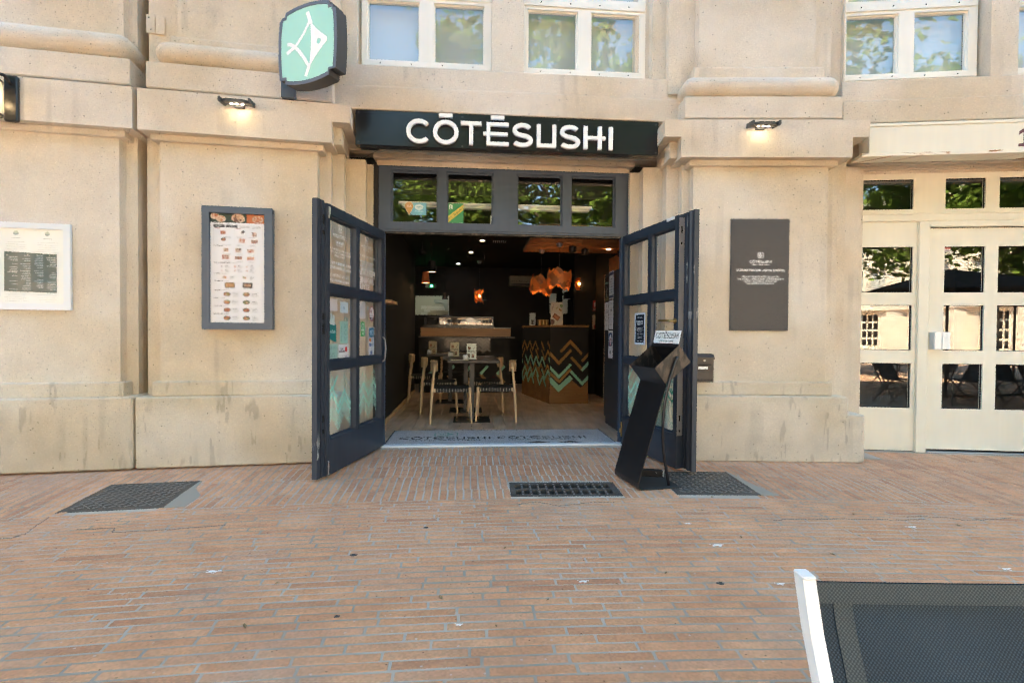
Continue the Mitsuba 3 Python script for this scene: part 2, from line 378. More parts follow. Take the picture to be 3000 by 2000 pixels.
obj('upper_shaft', prism([(.282, .12), (1.592, .12), (1.592, .20), (1.73, .20), (1.73, .9), (.03, .9), (.03, .2), (.282, .2)], 3.4, H_TOP), 'mat_stone', LF, k)
# pier with the dark plaque
k = pier(RF, 'pier', -.022, 1.205, cat([bx(-.02 - .24, 1.36, .0, .7, 0, .598, .012)]),
         [(1.21, .2), (1.354, .2), (1.354, .28), (1.477, .28), (1.477, .42), (1.699, .42), (1.699, .52), (1.80, .52)], dz=-.04,
         low=[(-.49, 1.1), (-.49, .62), (-.395, .62), (-.395, .45), (-.208, .45), (-.208, .30), (-.094, .30), (-.094, .20), (-.022, .20)])
obj('base_step', bx(1.2, 1.516, .0035, .7, 0, .437, .012), 'mat_stone_base', RF, k)
obj('base_step', bx(1.3, 1.44, .12, .7, 0, .53, .01), 'mat_stone_base', RF, k)
obj('torus', capsule(-.135, 1.265, .0, .5, 3.297, 3.48), 'mat_stone_smooth', RF, k, smooth=40)
obj('fillet', bx(-.037, 1.147, .085, .5, 3.475, 3.585, .008), 'mat_stone_smooth', RF, k)
obj('upper_block', bx(-.13, 1.283, .03, .6, 3.098, 3.294, .008), 'mat_stone_smooth', RF, k)
obj('upper_shaft', prism([(.018, .12), (1.081, .12), (1.081, .20), (1.27, .20), (1.27, .26), (1.40, .26), (1.40, .9), (-.5, .9), (-.5, .40), (-.357, .40), (-.357, .31), (-.227, .31), (-.227, .22), (.018, .22)], 3.4, H_TOP), 'mat_stone', RF, k)
# plain pier past the right edge of the view
P_ = Fr(FF.w(2.32, -.5)[:2], -11.5)
k = pier(P_, 'pier', .2, 1.4, bx(-.05, 1.6, 0, .6, 0, .6, .012), [(1.40, .2), (1.6, .2), (1.6, .5)], low=[(0., 1.1), (0., .5), (.2, .5)])
obj('upper_shaft', prism([(.2, .12), (1.4, .12), (1.4, .9), (0, .9), (0, .3), (.2, .3)], 3.0, H_TOP), 'mat_stone', P_, k)
# stone over the openings: lintel, ledges, wall with its window holes
def bay(fr, u0, u1, lint, ledge, sill, holes, vf, zs, parts):
    k = numbered(BUILD + '__wall_bay')
    A = lambda n, m, mat='mat_stone', **kw: obj(n, m, mat, fr, k, **kw)
    A('lintel', lint, 'mat_stone_smooth')
    A('ledge', ledge, 'mat_stone_smooth')
    wall = sbox(u0, sill, u1, H_TOP)
    for h in holes: wall = wall.difference(sbox(*h))
    A('wall', upright(prism(wall, 0, .30), vf + .30))
    return k
kM = bay(MF, -1.9, 2.05, cat([bx(-1.60, 1.62, -.10, .30, 2.90, 3.141, .004), bx(-1.30, 1.33, -.02, .30, 2.855, 2.91, .004), bx(-1.275, 1.295, .045, .35, 2.806, 2.87, .003)]),
         cat([bx(-1.58, 1.64, -.45, .5, 3.1415, 3.354, .006), bx(-1.58, 1.64, -.43, .5, 3.348, 3.546, .006)]), 3.545,
         [(-1.388, 3.545, -.1575, 6.0), (.1415, 3.545, 1.374, 6.0), (-1.388, 7.3, -.1575, 9.8), (.1415, 7.3, 1.374, 9.8)], -.35, 0, 0)
kF = bay(FF, -.45, 2.7, cat([bx(-.28, 2.6, -.08, .3, 2.83, 3.10, .004), bx(-.20, 2.5, .0, .3, 2.79, 2.85, .004), bx(-.10, 2.4, .03, .35, 2.752, 2.80, .003)]),
         cat([bx(-.48, 2.6, -.42, .5, 3.10, 3.304, .006), bx(-.48, 2.6, -.40, .5, 3.298, 3.49, .006)]), 3.488,
         [(-.44, 3.488, .803, 6.0), (1.03, 3.488, 2.25, 6.0), (-.44, 7.3, .803, 9.8)], -.36, 0, 0)
obj('roof', cat([bx(-5.2, 8.2, 5.6, 14.5, H_TOP - .3, H_TOP)]), 'mat_stone', W0, BUILD)
obj('back_wall', cat([bx(-5.2, -5.0, 5.6, 14.5, 0, H_TOP), bx(8.0, 8.2, 5.6, 14.5, 0, H_TOP), bx(-5.2, -1.9, 14.3, 14.5, 0, H_TOP), bx(2.3, 8.2, 14.3, 14.5, 0, H_TOP), bx(-1.9, 2.3, 14.3, 14.5, 3, H_TOP)]), 'mat_stone', W0, BUILD)
# the building runs on to both sides (outside the picture): it shades the square
obj('side_wing', cat([mv(bx(-14, 0, 0, 6, 0, H_TOP), -4.9, 3.8, 0, 17), mv(bx(0, 12, 0, 6, 0, H_TOP), 7.2, 4.35, 0, -18)]), 'mat_stone', W0, BUILD)

# ---- upper windows
def window(fr, u0, u1, z0, z1, gl, zrail, vf, screws, label, upper=True):
    k = numbered(BUILD + '__window'); labels[k] = {'label': label}
    fr_m = sbox(u0, z0, u1, z1)
    cuts = []
    for (a, b) in gl:
        cuts += [sbox(a, z0 + .065, b, zrail[0]), sbox(a + .012, zrail[1], b - .012, z1 - .08)]
    for c in cuts: fr_m = fr_m.difference(c)
    obj('frame', upright(prism(fr_m, 0, .06), vf + .06), 'mat_white_frame', fr, k)
    each('rebate', [upright(prism(c.difference(c.buffer(-.012, join_style=2)), 0, .03), vf + .055) for c in cuts], 'mat_white_frame', fr, k)
    each('weather_bar', [bx(u0 + .004, u1 - .004, vf - .012, vf, z0 + .004, z0 + .052, .004), bx(u0 + .004, u1 - .004, vf - .012, vf, zrail[0] + .028, zrail[1] - .035, .004)], 'mat_white_frame', fr, k)
    sc = [upright(mv(trimesh.creation.cylinder(.006, .004, sections=10), u0 + (u1 - u0) * (i + .6) / 4.2, zz, 0), vf - .0125) for i in range(4) for zz in (z0 + .03, (zrail[0] + zrail[1]) / 2)]
    each('screw', sc, 'mat_dark', fr, k)
    for c in cuts:
        a, b, c1, d = c.bounds
        obj('pane', tm([(a, vf + .045, b), (c1, vf + .045, b), (c1, vf + .045, d), (a, vf + .045, d)], [[0, 1, 2], [0, 2, 3]]), 'mat_glass_coated', fr, k)
    obj('blind', bx(u0 + .02, u1 - .02, vf + .16, vf + .17, z0 + .02, z1 - .02), 'mat_blind', fr, k)
    return k
window(MF, -1.3644, -0.1595, 3.622, 5.95, [(-1.313, -0.8316), (-0.6994, -0.223)], (4.2392, 4.3593), -.255, 1, 'white window above the left part of the shop sign, mirroring sky and leaves')
window(MF, 0.1433, 1.3372, 3.617, 5.95, [(0.1867, 0.6701), (0.7993, 1.2766)], (4.2361, 4.3623), -.255, 1, 'white window above the right part of the shop sign, mirroring leaves')
window(FF, -.42, .775, 3.56, 5.9, [(-.37, .093), (.230, .698)], (4.182, 4.31), -.24, 1, 'white window above the cream doors with a pale blind behind')
window(FF, 1.04, 2.24, 3.56, 5.9, [(1.085, 1.56), (1.70, 2.19)], (4.182, 4.31), -.24, 1, 'white window at the right edge of the photo')
for fr, a, b, c, d, q in ((MF, -1.375, -.156, 7.3, 9.8, -.2), (MF, .14, 1.36, 7.3, 9.8, -.2), (FF, -.44, .803, 7.3, 9.8, -.16)):
    k = numbered(BUILD + '__window'); obj('frame', upright(prism(sbox(a, c, b, d).difference(sbox(a + .06, c + .06, b - .06, d - .06)).union(sbox((a + b) / 2 - .06, c, (a + b) / 2 + .06, d)), 0, .06), q), 'mat_white_frame', fr, k)
    obj('blind', bx(a + .02, b - .02, q + .04, q + .05, c, d), 'mat_blind', fr, k)
# dark room behind the upper windows
obj('upper_room', [bx(-4.8, 7.9, 6.4, 6.5, 3.3, H_TOP - .4)], 'mat_dim_room', W0, BUILD)

# ---- door frame with transom, and the two leaves of the restaurant
k = numbered(BUILD + '__door_frame'); labels[k] = {'label': 'dark grey door frame with four small transom panes'}
PN = [(-1.131, -.675), (-.582, -.122), (.127, .587), (.681, 1.137)]
fm = sbox(-1.258, 2.155, 1.281, 2.806)
for a, b in PN: fm = fm.difference(sbox(a, 2.245, b, 2.757))
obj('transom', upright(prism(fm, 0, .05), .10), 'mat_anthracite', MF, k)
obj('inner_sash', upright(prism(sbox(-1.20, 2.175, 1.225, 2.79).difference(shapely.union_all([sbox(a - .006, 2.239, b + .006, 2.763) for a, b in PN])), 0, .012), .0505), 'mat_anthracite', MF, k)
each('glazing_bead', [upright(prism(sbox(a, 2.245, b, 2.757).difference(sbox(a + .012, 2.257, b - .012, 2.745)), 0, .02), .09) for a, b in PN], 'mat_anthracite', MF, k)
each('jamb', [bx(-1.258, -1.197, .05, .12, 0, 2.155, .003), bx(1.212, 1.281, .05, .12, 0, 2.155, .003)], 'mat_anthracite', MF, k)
obj('head', bx(-1.197, 1.212, .06, .125, 2.135, 2.1545, .003), 'mat_scuffed_metal', MF, k)
for a, b in PN: obj('pane', tm([(a, .082, 2.245), (b, .082, 2.245), (b, .082, 2.757), (a, .082, 2.757)], [[0, 1, 2], [0, 2, 3]]), 'mat_glass_coated', MF, k)
obj('threshold', [bx(-1.22, 1.235, -.012, .07, .0, .022, .006)], 'mat_alu', MF, BUILD)

ROWS = [(.305, .845), (.920, 1.445), (1.527, 2.053)]
def leaf(fr, cols, u0, u1, label, n, side, name='entrance_door'):
    "n: +1 if the leaf's thickness goes to +v (away from the viewer)"
    k = numbered(BUILD + '__' + name); labels[k] = {'label': label}
    s = sbox(u0, .022, u1, 2.143); holes = [sbox(a, z0, b, z1) for a, b in cols for z0, z1 in ROWS]
    for h in holes: s = s.difference(h)
    obj('leaf', upright(prism(s, 0, .058), .058), 'mat_navy', fr, k)
    each('rim_moulding', [upright(prism(h.buffer(.022, join_style=2).difference(h.buffer(.010, join_style=2)), 0, .006), .0) for h in holes], 'mat_navy', fr, k)
    each('glazing_bead', [upright(prism(h.difference(h.buffer(-.012, join_style=2)), 0, .014), .052) for h in holes], 'mat_navy', fr, k)
    for h in holes:
        a, z0, b, z1 = h.bounds; obj('pane', tm([(a, .04, z0), (b, .04, z0), (b, .04, z1), (a, .04, z1)], [[0, 1, 2], [0, 2, 3]]), 'mat_glass', fr, k)
    return k
LD = Fr((-1.433, 3.985), 81.58); RD = Fr((1.128, 5.25), -75.4)
k = leaf(LD, [(.029, .489), (.556, 1.034)], -.012, 1.112, 'left half of the open entrance door, with stickers on its panes', 1, 0)
obj('meeting_stile', prism([(-.012, .0), (-.012, .024), (-.052, .024), (-.052, .036), (-.062, .036), (-.062, .030), (-.108, .030), (-.108, .072), (.05, .072), (.05, .0585), (-.0125, .0585)], .022, 2.16), 'mat_navy_edge', LD, k)
each('lock_keep', [bx(-.04, -.02, .018, .0236, z, z + h) for z, h in ((1.98, .07), (1.90, .03), (1.24, .05), (1.13, .08), (.45, .05), (.36, .03))], 'mat_dark', LD, k)
each('hinge', [mv(trimesh.creation.cylinder(.008, .12, sections=10), 1.112, -.006, z) for z in (.25, 1.1, 1.95)], 'mat_navy', LD, k)
each('bolt', [bx(.002, .010, -.008, 0, .03, .14, .002), bx(.002, .014, -.01, 0, 2.03, 2.12, .002), bx(.022, .030, -.008, 0, 2.06, 2.12, .002)], 'mat_steel', LD, k)
obj('pull_handle', tube([(1.06, -.002, .86), (1.06, -.03, .88), (1.06, -.04, .98), (1.06, -.03, 1.08), (1.06, -.002, 1.10)], .008, 8), 'mat_lockgrey', LD, k, smooth=True)
k = leaf(RD, [(.048, .505), (.570, .950)], .0, 1.005, 'right half of the open entrance door, with brass handle', 1, 0)
obj('lock_plate', [bx(1.0052, 1.009, .004, .054, .30, 2.12, .0)], 'mat_lockgrey', RD, k)
obj('meeting_stile', prism([(.95, .0585), (1.042, .0585), (1.046, .070), (1.060, .070), (1.064, .0585)] + [(1.066 + .044 * i / 8, .0585 - .013 * math.sin(math.pi * i / 8)) for i in range(9)] + [(1.114, .068), (1.126, .068), (1.13, .052), (1.15, .052), (1.152, .094), (.95, .094)], .03, 2.16), 'mat_navy_edge', RD, k)
each('lock_slot', [bx(1.009, 1.0098, .020, .034, z, z + h) for z, h in ((1.99, .06), (1.90, .018), (1.13, .05), (.42, .05), (.33, .016))], 'mat_dark', RD, k)
obj('handle', [tube([(.968, -.002, 1.262), (.968, -.045, 1.262), (.955, -.055, 1.263), (.90, -.058, 1.266), (.80, -.056, 1.268)], [.011, .010, .010, .0095, .0085], 10), mv(upright(lathe([(0, 0), (.024, 0), (.024, .006), (0, .008)], 20), 0), .968, 0, 1.262)], 'mat_brass', RD, k, smooth=40)
obj('lock_cylinder', [mv(upright(lathe([(0, 0), (.016, 0), (.016, .012), (0, .012)], 16), 0), .968, 0, 1.17)], 'mat_steel', RD, k, smooth=40)
obj('door_closer', bx(.835, .948, -.012, 0, 2.117, 2.143, .002), 'mat_alu', RD, k)
each('bolt', [bx(.01, .022, -.012, 0, .10, .25, .002), bx(-.005, .014, -.02, 0, .14, .18, .002)], 'mat_brass', RD, k)
obj('kick_gap', bx(.02, 1.0, .062, .07, .022, .06), 'mat_rubber', RD, k)

# ---- the cream doors of the bay on the right
k = numbered(BUILD + '__cream_door'); labels[k] = {'label': 'cream painted door and side light with small dark panes'}
FR_ = [(.433, .878), (1.009, 1.456), (1.582, 2.033)]
def glazed(fr, k, a, b, cols, rows, vface, n='panel', th=.045, mat='mat_cream'):
    s = sbox(a, rows['z0'], b, rows['z1']); hs = [sbox(c, z0, d, z1) for c, d in cols for z0, z1 in rows['r']]
    for h in hs: s = s.difference(h)
    obj(n, upright(prism(s, 0, th), vface + th), mat, fr, k)
    each('glazing_bead', [upright(prism(h.buffer(.004, join_style=2).difference(h.buffer(-.006, join_style=2)), 0, .012), vface + .028) for h in hs], 'mat_dark', fr, k)
    for h in hs:
        c, z0, d, z1 = h.bounds; obj('pane', tm([(c, vface + .022, z0), (d, vface + .022, z0), (d, vface + .022, z1), (c, vface + .022, z1)], [[0, 1, 2], [0, 2, 3]]), 'mat_glass_coated', fr, k)
glazed(FF, k, -.075, .452, [(-.056, .416)], dict(z0=.008, z1=2.279, r=FR_), .012, 'side_light')
glazed(FF, k, .562, 1.715, [(.712, 1.079), (1.196, 1.563)], dict(z0=.03, z1=2.213, r=FR_), .022, 'door_leaf')
glazed(FF, k, 1.825, 2.32, [(1.865, 2.30)], dict(z0=.008, z1=2.279, r=FR_), .012, 'side_light')
glazed(FF, k, -.075, 2.32, [(-.066, .408), (.70, 1.063), (1.187, 1.56), (1.86, 2.28)], dict(z0=2.362, z1=2.752, r=[(2.402, 2.697)]), .010, 'transom')
obj('rail', bx(-.075, 2.32, -.012, .05, 2.2795, 2.3615, .006), 'mat_cream', FF, k)
obj('rail_lip', bx(-.075, 2.32, -.020, -.012, 2.345, 2.3615, .003), 'mat_cream', FF, k)
each('post', [bx(.4525, .55, -.022, .05, .0, 2.279, .006), bx(1.727, 1.8245, -.022, .05, .0, 2.279, .006), bx(.55, 1.727, -.016, .05, 2.222, 2.279, .005)], 'mat_cream', FF, k)
obj('threshold', bx(.55, 1.727, -.03, .06, 0, .014, .003), 'mat_steel', FF, k)
obj('door_pull', bx(.583, .648, -.062, .0215, 1.02, 1.19, .004), 'mat_silver', FF, k)
obj('door_pull', bx(.650, .722, -.066, -.02, 1.022, 1.189, .004), 'mat_white_plastic', FF, k)
obj('dark_room', [bx(-.6, 2.6, 2.6, 2.7, 0, 3), bx(-.7, -.6, .35, 2.7, 0, 3), bx(2.6, 2.7, .35, 2.7, 0, 3), bx(-.6, 2.6, .3, 2.6, -.02, .0), bx(-.6, 2.6, .35, 2.6, 3.0, 3.05)], 'mat_dim_room', FF, BUILD)
# cream sign box over that bay
k = thing('cream_sign_box', 'long cream metal sign box with rusty lower edge above the cream doors', 'sign')
obj('face', bx(-.259, 2.40, -.44, -.27, 2.811, 3.052, .004), 'mat_cream', FF, k)
obj('lower_trim', bx(-.323, 2.45, -.452, -.265, 2.780, 2.8105, .003), 'mat_rusty_cream', FF, k)
obj('upper_trim', bx(-.259, 2.40, -.446, -.27, 3.0525, 3.081, .003), 'mat_cream', FF, k)
_n = Print(); _n.text('1', .150, .962, 2.843, (.135, .055, .062), 0, bold=True); _n.build('house_number', -.4415, FF, k)
# ---------------------------------------------------------------- ground
def ang(x, y): return math.atan2(x - CX, y - CY)            # angle about the centre of the square, 0 = towards the facade
def polar(r, a): return CX + r * math.sin(a), CY + r * math.cos(a)
obj('ground', tm([(-300, -300, -.035), (300, -300, -.035), (300, 300, -.035), (-300, 300, -.035)], [[0, 1, 2], [0, 2, 3]]), 'mat_plaza_far'); tag('ground', 'brick paved ground of the square', kind='structure')
def ring(r0, r1, a0, a1, z, n=40):
    V, Fc = [], []
    for i in range(n + 1):
        a = a0 + (a1 - a0) * i / n
        for r in (r0, r1): x, y = polar(r, a); V.append((x, y, z))
    for i in range(n): b = 2 * i; Fc += [[b, b + 1, b + 3], [b, b + 3, b + 2]]
    m = tm(V, Fc); m.faces = m.faces[:, ::-1] if m.face_normals[0][2] < 0 else m.faces; return m
R_B, R_IN = 20.285, 17.2
PLAZA = 'plaza_pavement'; tag(PLAZA, 'long narrow tan bricks laid in curved courses with grey mortar', kind='structure')
obj('mortar_bed', ring(R_IN, R_B, -.30, .30, -.0006), 'mat_mortar', W0, PLAZA)
ENTRY = 'entrance_pavement'; tag(ENTRY, 'strip of bricks laid square to the facade along the wall', kind='structure')
_ra = [-.36 + .70 * i / 60 for i in range(61)]
_gf = Fr((.0, 3.585), 2.2); _gq = Polygon([tuple(_gf.w(u, v)[:2]) for u, v in ((.012, .012), (.788, .012), (.788, .318), (.012, .318))])
obj('mortar_bed', prism(Polygon([polar(R_B, q) for q in _ra] + [polar(21.99, q) for q in _ra[::-1]]).difference(_gq), -.028, -.0009), 'mat_mortar', W0, ENTRY)
# far paving: the square itself, courses carried on by the material
obj('paving', [ring(.05, R_IN + .004, -math.pi, math.pi, -.001, 160)], 'mat_plaza_far', W0, PLAZA)
rnd = random.Random(5); nr = np.random.default_rng(5)
def brick_mesh(lx, ly, seed):
    r = np.random.default_rng(seed); b = .0022
    m = bx(-lx / 2, lx / 2, -ly / 2, ly / 2, -.03, 0, b)
    v = m.vertices.copy(); j = r.normal(0, .0011, v.shape); j[:, 2] *= .35; v += j
    return trimesh.convex.convex_hull(v)
def lay(holder, bricks, variants, keep=300):
    "bricks: (distance, x, y, angle, variant, tone, lift, scale)"
    bricks.sort(key=lambda b: b[0]); rest = {}
    for i, (d, x, y, a, vi, tone, lift, sc) in enumerate(bricks):
        if i < keep:
            k = holder + '__brick' + ('_%03d' % i if i else '')
            scene[k] = {**variants[vi][1], 'bsdf': ref(BR[tone]), 'to_world': T().translate([x, y, lift]).rotate([0, 0, 1], math.degrees(a)).scale([sc, 1, 1])}
        else:
            m = variants[vi][0].copy(); m.vertices[:, 0] *= sc
            rest.setdefault(tone, []).append(mv(m, x, y, lift, math.degrees(a)))
    for t in rest:
        k = obj('far_bricks', rest[t], BR[t], W0, holder); labels[k] = {'kind': 'stuff'}
variants = [(m, mikit.ply(m)) for m in [brick_mesh(.299, .0464, s) for s in range(7)]]
L_, bricks = .309, []
q = 0; r = R_B - .028
while r > 17.3:
    pitch = .0556; off = rnd.random() * L_ if q % 2 else rnd.random() * L_
    y_ = r + CY
    s = -6.2 + off
    while s < 4.2:
        ln = L_ * rnd.choice((1, 1, 1, 1, .97, 1.03))
        a = (s + ln / 2) / r; x, y = polar(r + rnd.gauss(0, .0009), a)
        if abs(x) < (y + 1.3) * 1.06 and y > .55:
            bricks.append((x * x + y * y + (0 if abs(x) < (y + .1) * 1.02 and y > 1.55 else 100), x, y, -a + rnd.gauss(0, .003), rnd.randrange(7), rnd.choices(range(5), (5, 3, 4, 1, 4))[0], abs(rnd.gauss(0, .0007)), ln / L_))
        s += ln
    r -= pitch; q += 1
lay(PLAZA, bricks, variants)
# strip of square-set bricks by the wall
HOLES = [Polygon([(-2.80, 3.23), (-2.95, 3.79), (-2.42, 3.865), (-2.28, 3.335)]), Polygon([(1.22, 3.67), (1.22, 4.25), (1.79, 4.25), (1.79, 3.67)])]
GR = Polygon([(.012, 3.60), (.80, 3.63), (.79, 3.925), (.0, 3.90)])
ROWR = [(20.29, 20.515), (20.515, 20.86), (20.86, 21.19), (21.19, 21.545), (21.545, 21.868)]
vr = {}
for i, (a, b) in enumerate(ROWR): vr[i] = [(m, mikit.ply(m)) for m in [brick_mesh(b - a - .007, .0468 if i else .0462, 40 + s + 5 * i) for s in range(4)]]
allv, br, SHORT = [], [], []
for i, (r0, r1) in enumerate(ROWR):
    rc = (r0 + r1) / 2; p = .0567; s = -6.0 + rnd.random() * .05
    while s < 4.6:
        pp = p if s < 1.75 else p * .90
        a = s / rc; x, y = polar(rc, a)
        ok = not any(h.contains(Point(*polar(rr, a))) for h in HOLES for rr in (rc,)) and not any(GR.contains(Point(*polar(rr, a))) for rr in (r0 + .02, rc, r1 - .02))
        if i == 1 and -.02 < x < .82 and GR.contains(Point(*polar(r0 + .02, a))): SHORT.append((s, a))
        if ok and i >= 3:
            um = MF.loc((x, y))[0]; uf = FF.loc((x, y))[0]
            if i == 4: ok = -1.85 < um < 1.75 or (-.25 < uf < 2.5)
            if i == 4 and not (-.05 < uf < 2.4): ok = ok and -1.30 < um < 1.32
        if ok: br.append(((x + .1) ** 2 * 1.8 + (y - 4.0) ** 2, x, y, -a + math.pi / 2 + rnd.gauss(0, .004), len(allv) + rnd.randrange(4), rnd.choices(range(5), (4, 4, 3, 4, 3))[0], abs(rnd.gauss(0, .0006)), 1.))
        s += pp + rnd.gauss(0, .0006)
    allv += vr[i]
sv = [(m, mikit.ply(m)) for m in [brick_mesh(.155, .0468, 70 + s) for s in range(3)]]
for s, a in SHORT: x, y = polar(20.779, a); br.append(((x + .1) ** 2 * 1.8 + (y - 4.0) ** 2, x, y, -a + math.pi / 2, len(allv) + rnd.randrange(3), rnd.randrange(5), 0., 1.))
allv += sv
lay(ENTRY, br, allv)
# cement margins
obj('cement_margin', prism(Polygon([(-2.40, 3.90), (-2.255, 3.30), (-2.13, 3.325), (-2.16, 3.55), (-2.30, 3.72), (-2.36, 3.90)]), -.02, .0012), 'mat_cement', W0, ENTRY)
obj('cement_margin', prism(Polygon([(1.80, 4.27), (1.80, 3.655), (1.93, 3.645), (1.86, 3.95), (1.82, 4.27)]), -.02, .0012), 'mat_cement', W0, ENTRY)
def manhole(M4, label):
    k = thing('manhole_cover', label, 'manhole cover', 'square manhole covers')
    c = np.mean(M4, 0); e = np.array(M4[3]) - np.array(M4[0]); a = math.atan2(e[1], e[0]); s = .592
    fr = Fr(c, math.degrees(a)); h = s / 2
    obj('plate', bx(-h, h, -h, h, -.02, .003, .002), 'mat_cast_iron', fr, k)
    bars = []
    n = 12
    for i in range(n):
        for j in range(n):
            x = -h + .028 + (s - .056) * (i + .5) / n; y = -h + .028 + (s - .056) * (j + .5) / n
            bars.append(mv(bx(-.0205, .0205, -.0055, .0055, .0025, .0078, .0022), x, y, 0, 45 if (i + j) % 2 else -45))
    obj('tread_ribs', bars, 'mat_iron_worn', fr, k); labels[k + '__tread_ribs'] = {'kind': 'stuff'}
    each('rim', [bx(-h, h, -h - .012, -h - .002, -.02, .001), bx(-h, h, h + .002, h + .012, -.02, .001), bx(-h - .012, -h - .002, -h - .012, h + .012, -.02, .001), bx(h + .002, h + .012, -h - .012, h + .012, -.02, .001)], 'mat_cast_iron', fr, k)
manhole([(-2.819, 3.202), (-2.972, 3.801), (-2.403, 3.886), (-2.259, 3.309)], 'square iron manhole cover in the bricks below the menu case')
manhole([(1.205, 3.665), (1.205, 4.26), (1.80, 4.26), (1.80, 3.665)], 'square iron manhole cover behind the order stand beside the open door')
# drain grate
k = thing('drain_grate', 'long black cast iron drain grate in the bricks before the doorway', 'drain grate')
gf = Fr((.0, 3.585), 2.2); each('frame', [bx(.0, .80, 0, .018, -.03, .004, .002), bx(0, .80, .312, .33, -.03, .004, .002), bx(0, .02, .018, .312, -.03, .004, .002), bx(.78, .80, .018, .312, -.03, .004, .002)], 'mat_cast_iron', gf, k)
gp = sbox(.02, .018, .78, .312)
for q in range(12):
    for (y0, y1) in ((.045, .148), (.182, .285)): gp = gp.difference(sbox(.042 + .0605 * q, y0 + (.012 if q % 2 else 0), .078 + .0605 * q, y1 - (0 if q % 2 else .012)).buffer(.003))
obj('slotted_plate', prism(gp, -.028, .0025), 'mat_cast_iron', gf, k)
obj('studs', [bx(.0835 + .0605 * i, .0975 + .0605 * i, y, y + .016, .002, .0065, .003) for i in range(11) for y in (.03, .085, .157, .21, .27)], 'mat_iron_worn', gf, k); labels[k + '__studs'] = {'kind': 'stuff'}
obj('pit', bx(.01, .79, .01, .32, -.034, -.032), 'mat_dark', gf, k)
# chewing gum, droppings and bits of leaf on the bricks
def splat(x, y, r, seed, sx=1., sy=1.):
    g = np.random.default_rng(seed); n = 14; a = np.arange(n) / n * 2 * math.pi; rr = r * g.uniform(.55, 1.15, n)
    return mv(prism(Polygon(np.c_[np.cos(a) * rr * sx, np.sin(a) * rr * sy]), 0, .0012), x, y, .0006)
def gnd(px, py):
    d = _f + np.array([math.cos(_r), 0, 0]) * ((px - 1500) / 1500) ; return None
SP_D = [(-1.93, 1.83, .03), (-.285, 2.17, .018), (-.81, 2.62, .016), (1.22, 2.06, .018), (-.70, 2.05, .012), (-1.3, 2.1, .013), (.97, 2.35, .017), (1.30, 1.72, .017), (-.5, 3.0, .012), (-1.98, 2.9, .014)]
SP_W = [(-1.42, 2.43, .022), (-.10, 2.32, .018), (.34, 2.36, .016), (.66, 2.62, .013), (1.13, 2.78, .022), (1.75, 2.83, .016), (2.42, 3.07, .020), (1.87, 2.55, .022), (2.46, 2.52, .017), (-.55, 2.2, .010), (1.08, 3.1, .014), (-.75, 2.9, .010), (-.2, 2.0, .010), (.22, 1.85, .014), (1.25, 2.35, .014)]
k = obj('pavement_spots', [splat(x, y, r, i, 1.3) for i, (x, y, r) in enumerate(SP_D[::2])], 'mat_charcoal'); tag(k, 'dark gum spots trodden onto the brick paving', kind='stuff')
k = obj('pavement_droppings', [splat(x + dx, y + dy, r * s, i * 7 + j, 1.4, .7) for i, (x, y, r) in enumerate(SP_W[::2]) for j, (dx, dy, s) in enumerate([(0, 0, .8), (r * 1.2, r * .3, .35), (-r, -r * .5, .3), (r * .4, -r * .8, .3), (-r * 1.5, r * .5, .22)])], 'mat_white_plastic'); tag(k, 'white bird droppings spattered on the brick paving', kind='stuff')
lf = []
for i in range(26):
    a = rnd.random() * 360; s = rnd.uniform(.010, .022); x, y = rnd.uniform(-2.5, 3.2), rnd.uniform(1.9, 4.2)
    m = tm([(0, 0, 0), (s, s * .35, .003), (2 * s, 0, .001), (s, -s * .35, .002)], [[0, 1, 2], [0, 2, 3]]); lf.append(mv(m, x, y, .003, a))
solid('dry_leaf', (.26, .17, .08), .8); k = obj('fallen_leaves', lf, 'mat_dry_leaf'); tag(k, 'small dry leaves scattered on the paving', kind='stuff')

def crack(pts, w, seed):
    g = np.random.default_rng(seed); P = np.array(pts); q = []
    for a, b in zip(P[:-1], P[1:]):
        for t in np.linspace(0, 1, 9)[:-1]: q.append(a + (b - a) * t + g.normal(0, .0045, 2))
    return prism(LineString(q + [P[-1]]).buffer(w / 2, join_style=2), .0004, .0018)
CR = [[(-2.497, 2.928), (-2.304, 2.958), (-2.259, 2.888), (-1.999, 2.933), (-1.692, 3.018)], [(-2.806, 2.795), (-2.745, 2.796), (-2.737, 2.873), (-2.829, 3.118)], [(1.63, 3.17), (1.936, 3.193), (2.279, 3.195), (2.435, 3.174), (2.612, 3.202)], [(2.512, 3.247), (2.746, 3.24), (2.847, 3.183), (3.165, 3.225)], [(0.054, 3.427), (0.194, 3.472), (0.327, 3.392), (0.519, 3.465), (0.709, 3.484)]]
solid('crack', (.19, .16, .135), .95); k = obj('pavement_cracks', [crack(q, .005, i) for i, q in enumerate(CR)], 'mat_crack'); tag(k, 'thin dark cracks wandering across the brick paving near the wall strip', kind='stuff')
